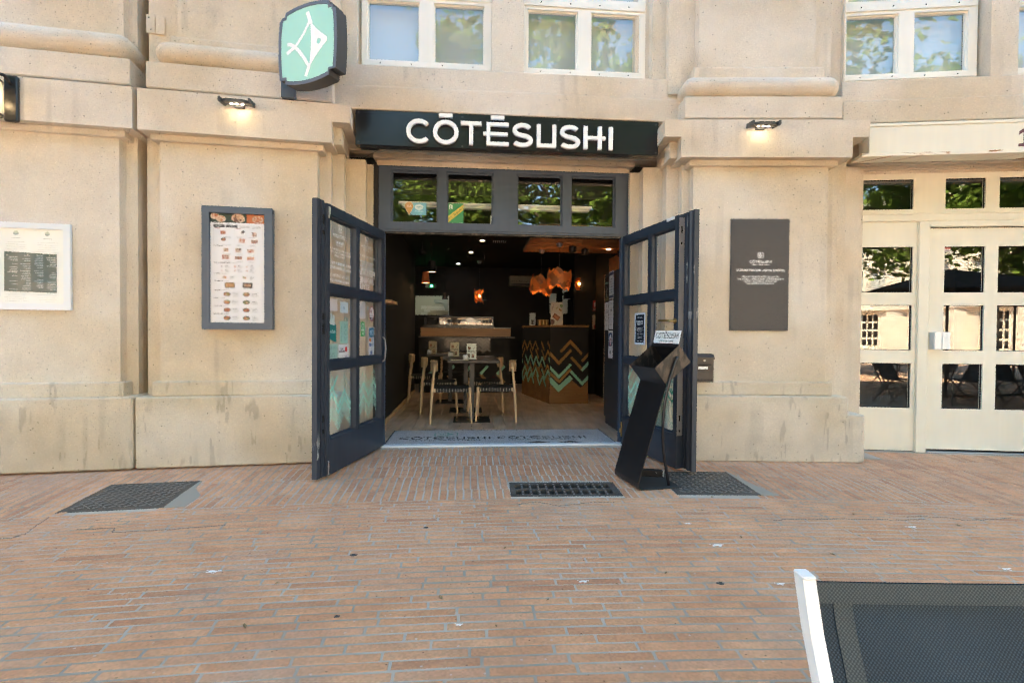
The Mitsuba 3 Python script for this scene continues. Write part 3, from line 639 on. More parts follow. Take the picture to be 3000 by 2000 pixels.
# ---------------------------------------------------------------- things on the facade
# shop sign
k = thing('shop_sign', 'long black shop sign with raised white lettering above the open door', 'sign')
obj('box', bx(-1.378, 1.412, -.44, -.345, 2.827, 3.139, .003), 'mat_sign_black', MF, k)
obj('back_plate', bx(-1.34, -1.18, -.43, -.36, 2.808, 2.8265), 'mat_dark', MF, k)
lm = prism(logo(True), 0, 1); lb = lm.bounds
hh = .209; lm.apply_scale([1.886 / 8.57, hh, .030]); lm.apply_translation((-.920, 2.849, 0))
for i, piece in enumerate(sorted(lm.split(only_watertight=False), key=lambda q: q.bounds[0][0])): obj('letter', upright(piece, -.455), 'mat_letter_white', MF, k)
each('spacer', [mv(upright(trimesh.creation.cylinder(.005, .02, sections=8), 0), x, -.448, z) for x in (-.9, -.5, 0, .4, .85) for z in (2.90, 2.99)], 'mat_dark', MF, k)
each('screw', [mv(upright(lathe([(0, 0), (.009, 0), (.007, .004), (0, .005)], 12), 0), x, -.44, z) for x, z in ((-1.352, 3.112), (-1.352, 2.853), (1.388, 3.115), (1.388, 2.85), (-.425, 3.11), (.46, 3.118), (-.425, 2.845), (.46, 2.842))], 'mat_charcoal', MF, k)
# projecting fish sign
SG = Fr((-.453 * 4.22, 4.22), -22.5)
def rounded(half, inset=0):
    "convex sided square with stepped corners"
    P = []; hw, hh_ = .300 - inset, .3145 - inset; e = .038
    q = [(.49 * 1, 1.0), ]
    a, b = .222 - inset * .4, .232 - inset * .4
    top = [(-a + 2 * a * i / 14, hh_ - .028 * (2 * i / 14 - 1) ** 2) for i in range(15)]
    right = [(hw - .014 * (2 * i / 14 - 1) ** 2, b - 2 * b * i / 14 - .012) for i in range(15)]
    def corner(p, q2): mx, my = (p[0] + q2[0]) / 2, (p[1] + q2[1]) / 2; return [(p[0], my + .012), (mx, my + .012), (mx, q2[1])]
    up = top; P += up
    P += [(a + .004, .252 - inset * .8), (a + .038, .252 - inset * .8), (a + .038, .222 - inset * .6)] + right
    bot = [(-x, -z) for x, z in up]
    P += [(a + .038, -.246 + inset * .6), (a + .004, -.246 + inset * .6)] + bot + [(-a - .004, -.250 + inset * .8), (-a - .038, -.250 + inset * .8)]
    P += [(-x, z) for x, z in right[::-1]] + [(-a - .038, .252 - inset * .8), (-a - .004, .252 - inset * .8)]
    return Polygon(P).buffer(.004).buffer(-.004)
so = affinity.translate(rounded(0), .288, 3.436); si_ = affinity.translate(rounded(0, .027), .288, 3.436)
k = thing('fish_sign', 'mint green projecting sign with a white fish emblem and grey rim', 'sign')
obj('case', upright(prism(so, 0, .115), .115), 'mat_charcoal', SG, k)
obj('rim', upright(prism(so.difference(si_), 0, .006), 0.0), 'mat_signgrey', SG, k)
obj('face', upright(prism(si_, 0, .002), -.0005), 'mat_mint', SG, k)
def ln(pts, w): return LineString(pts).buffer(w / 2, cap_style=2, join_style=1)
def qb(a, b, c, n=14): return [((1 - t) ** 2 * a[0] + 2 * t * (1 - t) * b[0] + t * t * c[0], (1 - t) ** 2 * a[1] + 2 * t * (1 - t) * b[1] + t * t * c[1]) for t in np.linspace(0, 1, n)]
def fish():
    "the emblem in the sign's own metres"
    head = qb((.321, 3.600), (.385, 3.52), (.488, 3.446)) + [(.489, 3.421)] + qb((.489, 3.421), (.385, 3.345), (.310, 3.245)) + qb((.318, 3.286), (.346, 3.44), (.322, 3.60))
    g = Polygon(head).buffer(0).difference(affinity.scale(Point(.408, 3.431).buffer(.0225, 24), 1, 1.08))
    return shapely.union_all([g, ln([(.293, 3.680), (.309, 3.635), (.330, 3.585)], .027), ln(qb((.316, 3.61), (.26, 3.51), (.168, 3.436)), .016), ln([(.168, 3.436), (.080, 3.394)], .024),
                              ln(qb((.086, 3.466), (.165, 3.468), (.302, 3.262)), .022), ln([(.312, 3.262), (.277, 3.181)], .023)])
FISH = fish(); FISHB = FISH.buffer(.0028).difference(affinity.scale(Point(.408, 3.431).buffer(.021, 24), 1, 1.08))
obj('emblem', upright(prism(FISHB, 0, .0015), -.0030), 'mat_letter_white', SG, k)
br = LF
obj('bracket', [bx(1.146, 1.249, -.06, .028, 3.112, 3.30, .003)], 'mat_bluegrey', LF, k)
each('screw', [mv(upright(lathe([(0, 0), (.006, 0), (0, .004)], 10), 0), u, v, z) for u, v, z in ((.56, -.001, 3.62),)], 'mat_dark', SG, k)
# metal plates at the joint, upper left
k = thing('joint_bracket', 'pair of stone coloured metal plates over the wall joint, upper left', 'bracket')
each('plate', [bx(.012, .080, .19, .2, 3.66, 3.815, .002), bx(.088, .158, .185, .2, 3.655, 3.80, .002)], 'mat_stone_smooth', LF, k)
each('bolt', [mv(upright(lathe([(0, 0), (.007, 0), (0, .004)], 10), 0), u, .188, z) for u, z in ((.035, 3.79), (.05, 3.69), (.12, 3.775), (.11, 3.675))], 'mat_charcoal', LF, k)
# flood lamps on the cornices
def emit(m, rad, key, fr, parent, refl=.5):
    kk = obj(key, m, {'type': 'diffuse', 'reflectance': rgb((refl,) * 3)}, fr, parent); scene[kk]['emitter'] = {'type': 'area', 'radiance': rgb(rad)}; return kk
def flood(fr, u0, z0, label, rad):
    k = thing('wall_lamp', label, 'lamp', 'flat grey wall lamps on the cornices')
    w, d = .20, .13
    Mx = trimesh.transformations.rotation_matrix(math.radians(8), [1, 0, 0])
    def t(m): m = m.copy(); m.apply_transform(Mx); m.apply_translation((u0, -.025, z0)); return m
    obj('body', t(cat([prism(Polygon([(0, -.02), (w, -.02), (w, -d * .75), (w - .04, -d), (.04, -d), (0, -d * .75)]).buffer(.006), -.011, .011)])), 'mat_charcoal', fr, k)
    each('arm', [t(bx(-.022, -.004, -d - .01, .0, -.018, .022, .003)), t(bx(w + .004, w + .022, -d - .01, .0, -.018, .022, .003))], 'mat_charcoal', fr, k)
    obj('lens', t(bx(.04, w - .04, -d + .03, -.05, -.0128, -.0115)), 'mat_brown_box', fr, k)
    obj('mount', t(bx(w / 2 - .04, w / 2 + .04, -.03, .02, -.03, .03, .004)), 'mat_charcoal', fr, k)
    for i in range(3):
        m = mv(trimesh.creation.cylinder(.0085, .002, sections=14), (w / 2 - .043) + .043 * i, -d * .55, -.0145); emit(t(m), rad, 'led', fr, k)
flood(LF, .715, 3.030, 'flat grey wall lamp shining on the cornice above the menu case', (8.0, 6.7, 4.7))
flood(RF, .42, 3.000, 'flat grey wall lamp shining on the cornice above the dark plaque', (8.0, 6.7, 4.7))
# lantern at the left edge
k = thing('wall_lantern', 'black wall lantern with a ribbed glass cylinder at the left edge', 'lamp')
KL = KF; lu = -.862
obj('back_plate', bx(lu + .028, lu + .118, -.055, -.02, 2.745, 3.095, .008), 'mat_black_metal', KL, k)
obj('arm', tube([(lu + .075, -.05, 3.03), (lu + .075, -.12, 3.065), (lu + .02, -.15, 3.06), (lu + .0, -.15, 3.03)], .012, 8), 'mat_black_metal', KL, k, smooth=True)
obj('cap', mv(lathe([(0, .05), (.03, .045), (.075, .012), (.082, 0), (.0, 0)], 28), lu, -.15, 3.005), 'mat_black_metal', KL, k, smooth=40)
scene['mat_frosted'] = {'type': 'principledthin', 'base_color': rgb((.8, .8, .72)), 'roughness': .3, 'spec_trans': .5, 'diff_trans': .9, 'eta': 1.45}
obj('glass', mv(lathe([(.072, 0), (.072, .235)], 40), lu, -.15, 2.765), 'mat_frosted', KL, k, smooth=True)
obj('base', mv(lathe([(0, 0), (.078, 0), (.078, .012), (0, .012)], 28), lu, -.15, 2.752), 'mat_black_metal', KL, k)
emit(mv(trimesh.creation.icosphere(2, .024), lu, -.15, 2.89), (3.0, 2.1, 1.2), 'bulb', KL, k)

# aluminium framed menu at the left edge
k = thing('framed_menu', 'silver framed menu with a dark green card at the left edge', 'menu board')
x0, x1, z0, z1 = -1.06, -.461, 1.306, 1.996
obj('frame', upright(prism(sbox(x0, z0, x1, z1).difference(sbox(x0 + .048, z0 + .05, x1 - .048, z1 - .045)), 0, .028), .088), 'mat_alu', KF, k)
obj('back', bx(x0 + .01, x1 - .01, .085, .0995, z0 + .01, z1 - .01), 'mat_charcoal', KF, k)
pr = Print(); g = random.Random(3); cx0, cx1 = x0 + .048, x1 - .048
pr.rect(cx0, cx1, z0 + .05, z1 - .045, (.74, .77, .74), 0)
for cxx in (-.845, -.63):
    pr.poly(Point(cxx, 1.915).buffer(.018), (.42, .50, .42), .001); pr.poly(Point(cxx, 1.915).buffer(.018).intersection(sbox(-2, 1.89, 0, 1.913)), (.20, .27, .27), .0022)
    pr.rect(cxx - .03, cxx + .03, 1.872, 1.876, (.4, .42, .40), .001)
    for zz in (1.845, 1.825, 1.808, 1.79, 1.77, 1.62, 1.55, 1.49, 1.44, 1.425, 1.405, 1.39, 1.375): pr.greek(cxx - .085, cxx + .085, zz, 1, .0025, .01, (.50, .53, .50), .001, g, 'c')
cd = [(-.925, 1.520 + .246), (-.565, 1.752), (-.567, 1.445), (-.927, 1.452)]
gc = Print(); gc.poly(cd, (.012, .050, .034), 0)
for c in range(4):
    u_ = -.905 + c * .088
    for i in range(21):
        if g.random() < .82: w = g.uniform(.03, .068); gc.rect(u_ + .07 - w, u_ + .07, 1.735 - i * .0135, 1.7395 - i * .0135, (.33, .40, .42) if g.random() < .8 else (.5, .55, .55), .0012)
for (a, b) in ((-.905, 1.738), (-.765, 1.745), (-.70, 1.745), (-.615, 1.742)): gc.poly(Point(a, b).buffer(.004), (.7, .7, .62), .0012)
pr.build('paper', .082, KF, k); gc.build('green_card', .079, KF, k)
labels[k + '__green_card'] = {'label': 'dark green drinks card taped over the menu sheets'}
obj('glazing', tm([(cx0, .073, z0 + .05), (cx1, .073, z0 + .05), (cx1, .073, z1 - .045), (cx0, .073, z1 - .045)], [[0, 1, 2], [0, 2, 3]]), 'mat_glass', KF, k)

# lit menu case
k = thing('menu_case', 'dark blue grey menu case with a tall illustrated food menu', 'menu board')
x0, x1, z0, z1 = .503, 1.055, 1.162, 2.195; px0, px1, pz0, pz1 = .560, .992, 1.220, 2.139
obj('frame', upright(prism(sbox(x0, z0, x1, z1).difference(sbox(px0, pz0, px1, pz1)), 0, .014), .0335), 'mat_bluegrey', LF, k)
obj('case', upright(prism(sbox(x0 + .001, z0 + .001, x1 - .001, z1 - .001).difference(sbox(px0 - .003, pz0 - .003, px1 + .003, pz1 + .003)), 0, .064), .099), 'mat_bluegrey', LF, k)
each('hinge_pin', [mv(trimesh.creation.cylinder(.006, .024, sections=8), u, .04, 2.165) for u in (x0 - .004, x1 + .004)], 'mat_charcoal', LF, k)
obj('lock', mv(trimesh.creation.cylinder(.006, .012, sections=10), .80, .03, z0 - .003), 'mat_steel', LF, k)
pr = Print(); g = random.Random(8)
FOOD = [(.42, .10, .055), (.50, .19, .09), (.33, .14, .08), (.55, .30, .17), (.16, .07, .05), (.60, .42, .30), (.22, .28, .10), (.64, .50, .42), (.10, .06, .05)]
pr.rect(px0, px1, pz0, pz1, (.74, .735, .745), 0)
W_, H_ = px1 - px0, pz1 - pz0
def PX(x): return px0 + (x - 222) / 633 * W_
def PZ(y): return pz1 - (y - 190) / 1242 * H_
pr.rect(px0, px1, PZ(290), pz1, (.035, .055, .045), .0012); pr.rect(PX(640), px1, PZ(290), pz1, (.50, .15, .06), .0022)
def dish(cx, cz, r, plate, n, kinds, lift=.0032, sq=.72):
    if plate: pr.poly(affinity.scale(Point(cx, cz).buffer(r, 20), 1, sq), plate, lift); pr.poly(affinity.scale(Point(cx, cz).buffer(r * .84, 20), 1, sq), tuple(min(1, c * 1.25 + .02) for c in plate), lift + .001)
    for i in range(n):
        a, q = g.random() * 6.28, r * .72 * math.sqrt(g.random()); c = FOOD[g.choice(kinds)]; s = r * g.uniform(.14, .26)
        pr.poly(affinity.rotate(affinity.scale(Point(cx + q * math.cos(a), cz + q * sq * math.sin(a)).buffer(s, 3), 1, g.uniform(.5, 1)), g.random() * 180), c, lift + .0022 + .0001 * (i % 8))
clip = [(PX(275), PZ(200), .036), (PX(345), PZ(250), .040), (PX(540), PZ(218), .052), (PX(572), PZ(252), .034), (PX(770), PZ(245), .044)]
for i, (cx, cz, r) in enumerate(clip): dish(cx, min(cz, pz1 - r * .62 - .002), r, (.5, .42, .34) if i != 2 else (.55, .38, .30), 30, [(0, 1, 5, 7), (1, 3, 5, 7), (3, 4, 5, 8), (6, 5, 3, 7), (1, 3, 5, 0)][i])
def head(t, y, sub=True, w=.0062):
    ww = pr.text(t, w * 1.25, PX(258), PZ(y) - .004, (.04, .04, .04), .001, bold=True, wide=1.35)
    if sub: pr.greek(PX(258) + ww + .008, PX(258) + ww + .075, PZ(y) + .002, 1, .0025, .01, (.25, .25, .25), .001, g)
    pr.rect(PX(258), PX(830), PZ(y + 20), PZ(y + 20) + .0009, (.55, .55, .55), .001)
head('CÔTÉ MIDI', 300); 
for a, b in ((258, 388), (404, 533)): pr.rect(PX(a), PX(b), PZ(347), PZ(316), (.05, .05, .055), .001); pr.greek(PX(a + 15), PX(b - 15), PZ(325), 2, .0022, .006, (.6, .6, .6), .0022, g, 'c')
for a, b in ((540, 680), (692, 822)): pr.greek(PX(a), PX(b), PZ(326), 4, .002, .0048, (.42, .42, .42), .001, g, 'c')
for a, b in ((258, 490), (497, 822)):
    for q in ((a, a + 1.6), (b - 1.6, b)): pr.rect(PX(q[0]), PX(q[1]), PZ(548), PZ(358), (.6, .6, .6), .001)
    pr.rect(PX(a + 12), PX(a + 75), PZ(362), PZ(356), (.30, .08, .07), .0012)
head('PLATEAUX', 556, False); head('ROLLS SIGNATURE', 750); head('TACOS', 873); head('TIRADITO', 957); head('CEVICHE', 1062); head('POKE', 1152); head('DONBURI', 1241); head('NOUILLES UDON', 1331, False)
def rolls(x, y, w, h, cols, dark):
    n = 5; cw = PX(x + w / n) - PX(x)
    for i in range(n):
        for j in range(2):
            a, b = PX(x + i * w / n), PZ(y + (j + 1) * h / 2); pr.rect(a + .0006, a + cw - .0006, b + .0006, b + (H_ * h / 2 / 1242) - .0006, FOOD[g.choice(cols)], .001 + .0002 * g.random())
            pr.poly(Point(a + cw / 2, b + H_ * h / 4 / 1242).buffer(cw * .28, 3), FOOD[g.choice(dark)], .0022)
for x, y, w, h, c, d in ((338, 384, 60, 44, (0, 1), (7, 5)), (545, 470, 78, 48, (0, 7), (5, 7)), (700, 392, 55, 50, (5, 7, 4), (3, 8)), (693, 478, 76, 42, (4, 8, 0), (3, 5)), (372, 582, 56, 42, (3, 5, 4), (6, 0)), (508, 580, 70, 48, (5, 7, 8), (4, 6)), (645, 588, 82, 40, (0, 1, 7), (5, 8)), (358, 658, 82, 50, (7, 5, 0), (8, 4)), (503, 672, 82, 36, (4, 2), (3, 1)), (643, 676, 86, 34, (0, 1), (5, 7))): rolls(x, y, w, h, c, d)
dish(PX(592), PZ(405), .022, (.82, .82, .82), 9, (8, 4, 8)); pr.poly(Point(PX(604), PZ(393)).buffer(.011), (.10, .08, .08), .0065)
dish(PX(373), PZ(483), .019, (.06, .05, .05), 14, (0, 2, 3))
for x in (372, 515, 655): 
    for y in (450, 540, 642, 726): pr.greek(PX(x) if y < 600 else PX(x), PX(x + 90), PZ(y), 3, .0020, .0046, (.45, .45, .45), .001, g, 'c')
for x in (360, 503, 645):
    for y in (790, 838): dish(PX(x), PZ(y), .0125, None, 9, (1, 3, 5, 8, 0)); pr.rect(PX(x + 30), PX(x + 68), PZ(y - 8), PZ(y - 13), (.15, .15, .15), .001); pr.greek(PX(x + 30), PX(x + 105), PZ(y - 2), 4, .0019, .0046, (.45, .45, .45), .001, g)
for x in (383, 615):
    dish(PX(x), PZ(918), .020, None, 14, (1, 3, 0, 6)); pr.rect(PX(x + 60), PX(x + 110), PZ(912), PZ(907), (.15, .15, .15), .001); pr.greek(PX(x + 60), PX(x + 110), PZ(920), 3, .0019, .0046, (.45, .45, .45), .001, g)
for x, c in ((445, (.42, .27, .12)), (650, (.05, .035, .03))):
    pr.poly(sbox(PX(x - 44), PZ(1020), PX(x + 44), PZ(984)).buffer(.009), (.06, .05, .045), .001); pr.poly(sbox(PX(x - 44), PZ(1020), PX(x + 44), PZ(984)).buffer(.005), c, .0022)
    for i in range(8): pr.poly(affinity.rotate(sbox(PX(x - 44 + i * 11), PZ(1018), PX(x - 36 + i * 11), PZ(986)), 12), FOOD[g.choice((3, 5, 1))], .0034)
    pr.greek(PX(x - 60), PX(x + 60), PZ(1033), 2, .002, .0048, (.4, .4, .4), .001, g, 'c')
for y, n in ((1107, 0), (1197, 1), (1287, 2), (1380, 3)):
    for x in (412, 636):
        dish(PX(x), PZ(y), .0275, (.035, .03, .03), 24, [(1, 5, 3, 6), (6, 3, 5, 1), (0, 1, 4, 3), (1, 3, 6, 0)][n], .001, .66)
        pr.rect(PX(x + 60), PX(x + 125), PZ(y - 7), PZ(y - 12), (.15, .15, .15), .001); pr.greek(PX(x + 60), PX(x + 145), PZ(y), 5, .0019, .0046, (.45, .45, .45), .001, g)
pr.greek(PX(265), PX(560), PZ(1420), 1, .002, .005, (.4, .4, .4), .001, g)
pr.build('menu_print', .048, LF, k)
labels[k + '__menu_print'] = {'label': 'white printed menu with rows of sushi, rolls and bowls'}

# dark plaque
k = thing('plaque', 'dark grey herringbone plaque with white lettering screwed to the right pier', 'plaque')
obj('plate', bx(.324, .853, .082, .0985, 1.187, 2.208, .002), 'mat_plaque', RF, k)
each('screw', [mv(upright(lathe([(0, 0), (.012, 0), (.012, .006), (0, .009)], 14), 0), u, .082, z) for u in (.348, .829) for z in (1.211, 2.184)], 'mat_charcoal', RF, k, smooth=40)
pr = Print(); PC = .594; wt = (.86, .86, .85)
for i in range(16):
    u = .326 + i * .033
    for j in range(46):
        z = 1.17 + j * .0232; s = 1 if i % 2 else -1
        seg = LineString([(u, z), (u + .033, z + s * .033)]).buffer(.0013, cap_style=2).intersection(sbox(.326, 1.189, .851, 2.206))
        if not seg.is_empty: pr.poly(seg, (.026, .024, .024), 0, .0003)
em = PC - .5 * .052 + .026; 
oc = sbox(PC - .0265, 1.849, PC + .0265, 1.902).buffer(-.006, join_style=2).buffer(.006, join_style=3)
pr.poly(oc.difference(oc.buffer(-.0045)), wt, .0012)
fm_ = affinity.scale(affinity.translate(FISH, -.288 + PC, -3.431 + 1.875), -.092, .092, origin=(PC, 1.875)); pr.poly(fm_.buffer(.0006), wt, .0012)
pr.logo(.0232, PC, 1.805, wt, .0012); pr.text('NIKKEI FROM PERU', .0088, PC, 1.785, wt, .0012, 'c', True, 1.4)
pr.text('CUISINE FUSION JAPON & PÉROU', .0195, PC, 1.729, wt, .0012, 'c', True, 1.0)
for i, t in enumerate(['ISSUE DU MÉLANGE ENTRE LES SAVEURS', 'JAPONAISES ET PÉRUVIENNES, LA CUISINE NIKKEI', 'DÉVOILE UN ÉVENTAIL DE RECETTES', 'EXOTIQUES ET GOURMANDES.']): pr.text(t, .0125, PC, 1.674 - i * .0207, wt, .0012, 'c', True, .97)
pr.build('print', .0815, RF, k)

# letter box
k = thing('letter_box', 'small dark brown letter box on the pier beside the open door', 'letter box')
obj('case', bx(-.085, .139, -.035, .0985, .722, .935, .004), 'mat_brown_box', RF, k)
obj('lid', prism(Polygon([(-.036, 0), (.098, 0), (.098, .040), (-.016, .042), (-.040, .008)]), -.089, .143), 'mat_brown_box', Fr((0, 0), 0)) if False else None
lid = prism(Polygon([(-.045, .930), (.098, .930), (.098, .975), (-.015, .973), (-.045, .945)]), -.088, .143); lid.vertices = lid.vertices[:, [2, 0, 1]]; obj('lid', lid, 'mat_brown_box', RF, k)
obj('slot', bx(-.05, .115, -.0365, -.0352, .872, .884), 'mat_dark', RF, k); obj('name_plate', bx(.0, .085, -.0368, -.0353, .838, .862), 'mat_alu', RF, k)
obj('lock', mv(upright(lathe([(0, 0), (.009, 0), (.009, .005), (0, .007)], 16), 0), .052, -.045, .915), 'mat_steel', RF, k)
each('hole', [mv(upright(lathe([(0, 0), (.0085, 0), (.0085, .001), (0, .001)], 14), 0), .000 + .031 * i, -.0352, .742) for i in range(5)], 'mat_dark', RF, k)
# ---------------------------------------------------------------- order stand beside the door
SF = Fr((.951, 3.732), 13.0)
k = thing('order_stand', 'leaning black steel menu stand with a white name plate before the right door leaf', 'stand')
WD = .415
def sidepoly(pts, v0, v1):
    m = prism(Polygon(pts), 0, 1); v = m.vertices.copy(); m.vertices = np.c_[v[:, 0], v0 + v[:, 2] * (v1 - v0), v[:, 1]]; m.faces = m.faces[:, ::-1]; return m
pan = [(-.03, .03), (-.026, .075), (.105, .40), (.192, .775), (.198, .775), (.112, .40), (-.018, .075), (-.022, .032)]
front = qb((.02, .004), (-.035, .004), (-.020, .060), 8) + [(.194, .777), (.200, .776)] + qb((-.013, .060), (-.026, .010), (.02, .010), 8)
def slab(pts, v0, v1): return sidepoly(pts, v0, v1)
obj('panel', slab(front, .0, .405), 'mat_black_metal', SF, k)
obj('base_plate', bx(.02, .335, .0, .405, .004, .0105, .002), 'mat_rubber', SF, k)
T1 = .395
tray = [(.196, .777), (.100, .897), (.104, .901), (.197, .786), (.388, .945), (.300, 1.068), (.304, 1.072), (.394, .944)]
q0, q1, q2, q3 = np.array((.196, .777)), np.array((.100, .899)), np.array((.301, 1.071)), np.array((.393, .943))
def wall2(a, b, v0, v1, th=.004):
    d = (b - a) / np.linalg.norm(b - a); n = np.array([-d[1], d[0]]) * th / 2; return sidepoly([a - n, b - n, b + n, a + n], v0, v1)
obj('tray', [wall2(q0, q3, .004, .401), wall2(q3, q2, .004, .401), wall2(q0, q1, .004, .401), wall2(q0 * .5 + q3 * .5, q1 * .55 + q2 * .45, .198, .202)], 'mat_black_metal', SF, k)
each('tray_end', [sidepoly([q0, q3, q2, q1], -.0, .004), sidepoly([q0, q3, q2, q1], .401, .405)], 'mat_scuffed_metal', SF, k)
obj('tray_bottom', [wall2(q0 + (q3 - q0) * .02, q3, .006, .399, .003)], 'mat_black_metal', SF, k)
each('menu_card', [wall2(q0 + np.array((.02, .02)), q0 + np.array((-.02, .055)), .04, .17, .006), wall2(q0 + np.array((.02, .02)), q0 + np.array((-.015, .05)), .23, .36, .006)], 'mat_blind', SF, k)
pl0, pl1 = np.array((.295, 1.072)), np.array((.318, 1.178))
obj('name_plate', wall2(pl0, pl1, .006, .385, .003), 'mat_letter_white', SF, k)
obj('plate_holder', wall2(np.array((.288, 1.050)), np.array((.297, 1.078)), .0, .405, .006), 'mat_black_metal', SF, k)
# lettering on the plate: the plate faces the viewer's left, so it is drawn along -v
LP = Print(); LP.logo(.0395, .19, 0, (.03, .03, .03), 0, accent=False); LP.V[0][:, 1] = LP.V[0][:, 1] * 1.15 + .046; LP.text('FROM JAPAN TO PERU', .0150, .19, .016, (.10, .10, .10), 0, 'c', True)
V = np.vstack(LP.V); d = (pl1 - pl0) / np.linalg.norm(pl1 - pl0); nrm = np.array([-d[1], d[0]])
X = .385 - V[:, 0] ; pos = pl0 + np.outer(V[:, 1], d) + np.outer(V[:, 2] + .0019, nrm)
m = tm(np.c_[pos[:, 0], X, pos[:, 1]], np.vstack(LP.F)); obj('plate_print', m, 'mat_print', SF, k, color=np.vstack(LP.C))
tb = [(.262, .06, .008), (.225, .035, .13), (.186, .015, .30), (.172, .000, .45), (.178, -.008, .62), (.205, -.012, .77), (.245, -.014, .90), (.279, -.014, .985)]
tt = np.array(tb); s_ = np.linspace(0, 1, len(tt)); from scipy.interpolate import CubicSpline
obj('tube', tube(CubicSpline(s_, tt)(np.linspace(0, 1, 26)), .0105, 12), 'mat_black_metal', SF, k, smooth=True)
bar = bx(.20, .325, .14, .175, .01, .075, .004); obj('foot_bar', [mv(bx(-.02, .20, -.02, .02, 0, .055, .004), .15, .36, .011, -24)], 'mat_black_metal', SF, k); obj('foot_end', mv(bx(.20, .206, -.018, .018, .004, .05, .001), .15, .36, .011, -24), 'mat_silver', SF, k)
each('bolt', [mv(upright(lathe([(0, 0), (.005, 0), (0, .003)], 10), 0), .150, -.022, .045), ], 'mat_steel', Fr(SF.w(.15, .36)[:2], 13 - 24), k)

# ---------------------------------------------------------------- prints and stickers on the door panes
MT = (.45, .86, .73)
def chevrons(fr, name, label, u0, u1, z0, z1, flip, seed, v, line=(.45, .86, .73)):
    "mint zigzag film on a pane"
    k = thing('window_film', label, 'window film', 'mint zigzag films on the door panes')
    bxp = sbox(u0, z0, u1, z1); P = Print(); w = u1 - u0
    per = w * .47; amp = .118; ph = per * (.30 if flip else .04); st = .0265
    def zig(base): return LineString([(u0 - per + ph + i * per / 2, base + (amp if i % 2 else 0)) for i in range(12)])
    full = (9, 7, 5) if not flip else (8, 4)
    for i in range(13):
        band = zig(z0 + .035 + i * st).buffer(.0078, cap_style=2, join_style=2, mitre_limit=8)
        if i in full: P.poly(band.intersection(bxp).intersection(sbox(u0 + (.0 if i != 5 else w * .4), z0, u0 + w * (1. if i != 9 else .45), z1)), MT, .0)
        else:
            cut = bxp if i < 10 else sbox(u0, z0, u0 + w * (.28 if i % 2 else .9), z1)
            if i == 10: cut = sbox(u0 + w * .4, z0, u0 + w * .95, z1)
            eg = band.difference(band.buffer(-.0030, join_style=2, mitre_limit=8)).intersection(cut)
            if not eg.is_empty: P.poly(shapely.MultiPolygon([q for q in getattr(eg, 'geoms', [eg]) if q.geom_type == 'Polygon']), line, .0)
    c = (u0 + w * (.38 if not flip else .12), z0 + (z1 - z0) * .90)
    P.poly(LineString([(c[0] - .045, c[1] - .055), (c[0] + .045, c[1] + .055)]).buffer(.0105, cap_style=2).intersection(bxp), MT, .0)
    P.build('print', v, fr, k)
chevrons(LD, 'l', 'mint zigzag film on the lower pane of the left leaf, at the outer edge', .031, .487, .31, .79, False, 1, .0445)
chevrons(LD, 'l', 'mint zigzag film on the lower pane of the left leaf, next to the hinge', .558, 1.032, .31, .83, True, 2, .0445)
chevrons(RD, 'l', 'mint zigzag film on the lower pane of the right leaf, next to the hinge', .050, .503, .31, .80, True, 3, .0445)
k = thing('window_film', 'green and outlined herringbone film on the lower pane of the right leaf, behind the stand', 'window film')
P = Print(); bxp = sbox(.572, .307, .948, .80)
for i, c in enumerate((.655, .86)):
    for j in range(15):
        for s in (1, -1):
            z = .30 + j * .036; q = Polygon([(c, z), (c + s * .10, z + .085), (c + s * .10, z + .112), (c, z + .027)]).intersection(bxp)
            if q.is_empty: continue
            if (i, j) in ((1, 7), (1, 9), (0, 6)): P.poly(q, (.06, .28, .17), 0)
            else:
                e = q.difference(q.buffer(-.0028))
                if not e.is_empty: P.poly(e, (.10, .30, .20), 0)
P.build('print', .0445, RD, k)
def sticker(name, label, draw, fr, v, cat_='sticker', mirror=None, group=None):
    k = thing(name, label, cat_, group); P = Print(); draw(P); P.build('print', v, fr, k, mirror); return k
WT, WD2 = (.88, .88, .87), (.62, .66, .66)
def mir(c): return c
# white lettering (printed for readers on the other side, so it shows reversed here)
def hours(P):
    c = .236; o = sbox(c - .03, 1.968, c + .03, 2.028).buffer(-.008).buffer(.008); P.poly(o.difference(o.buffer(-.004)), WT, 0); P.poly(affinity.scale(affinity.translate(FISH, -.288 + c, -3.431 + 1.998), .095, .095, origin=(c, 1.998)).buffer(.001), WT, 0)
    P.logo(.0275, c, 1.922, WT, 0); P.text('Horaires', .026, c, 1.872, WT, 0, 'c', True); P.rect(c - .06, c + .06, 1.858, 1.861, WT, 0)
    for i, t in enumerate(['Du Lundi au jeudi : 11h-14h30 et 18h-22h', 'Vendredi et samedi : 11h-14h30 et 18h-23h', 'Dimanche : 18h-22h']): P.text(t, .0155, c, 1.815 - i * .026, WT, 0, 'c', True, .86)
    P.text('Service sur place, à emporter', .024, c, 1.70, WT, 0, 'c', True, .90); P.text('et livraison gratuite à domicile', .024, c, 1.662, WT, 0, 'c', True, .84)
    P.text('Tél. : 04 11 93 22 93', .023, c, 1.598, WT, 0, 'c', True); P.text('www.cotesushi.com', .025, c, 1.558, WT, 0, 'c', True)
sticker('window_lettering', 'white opening hours lettering, seen reversed, on the top outer pane of the left leaf', hours, LD, .0445, 'lettering', .258)
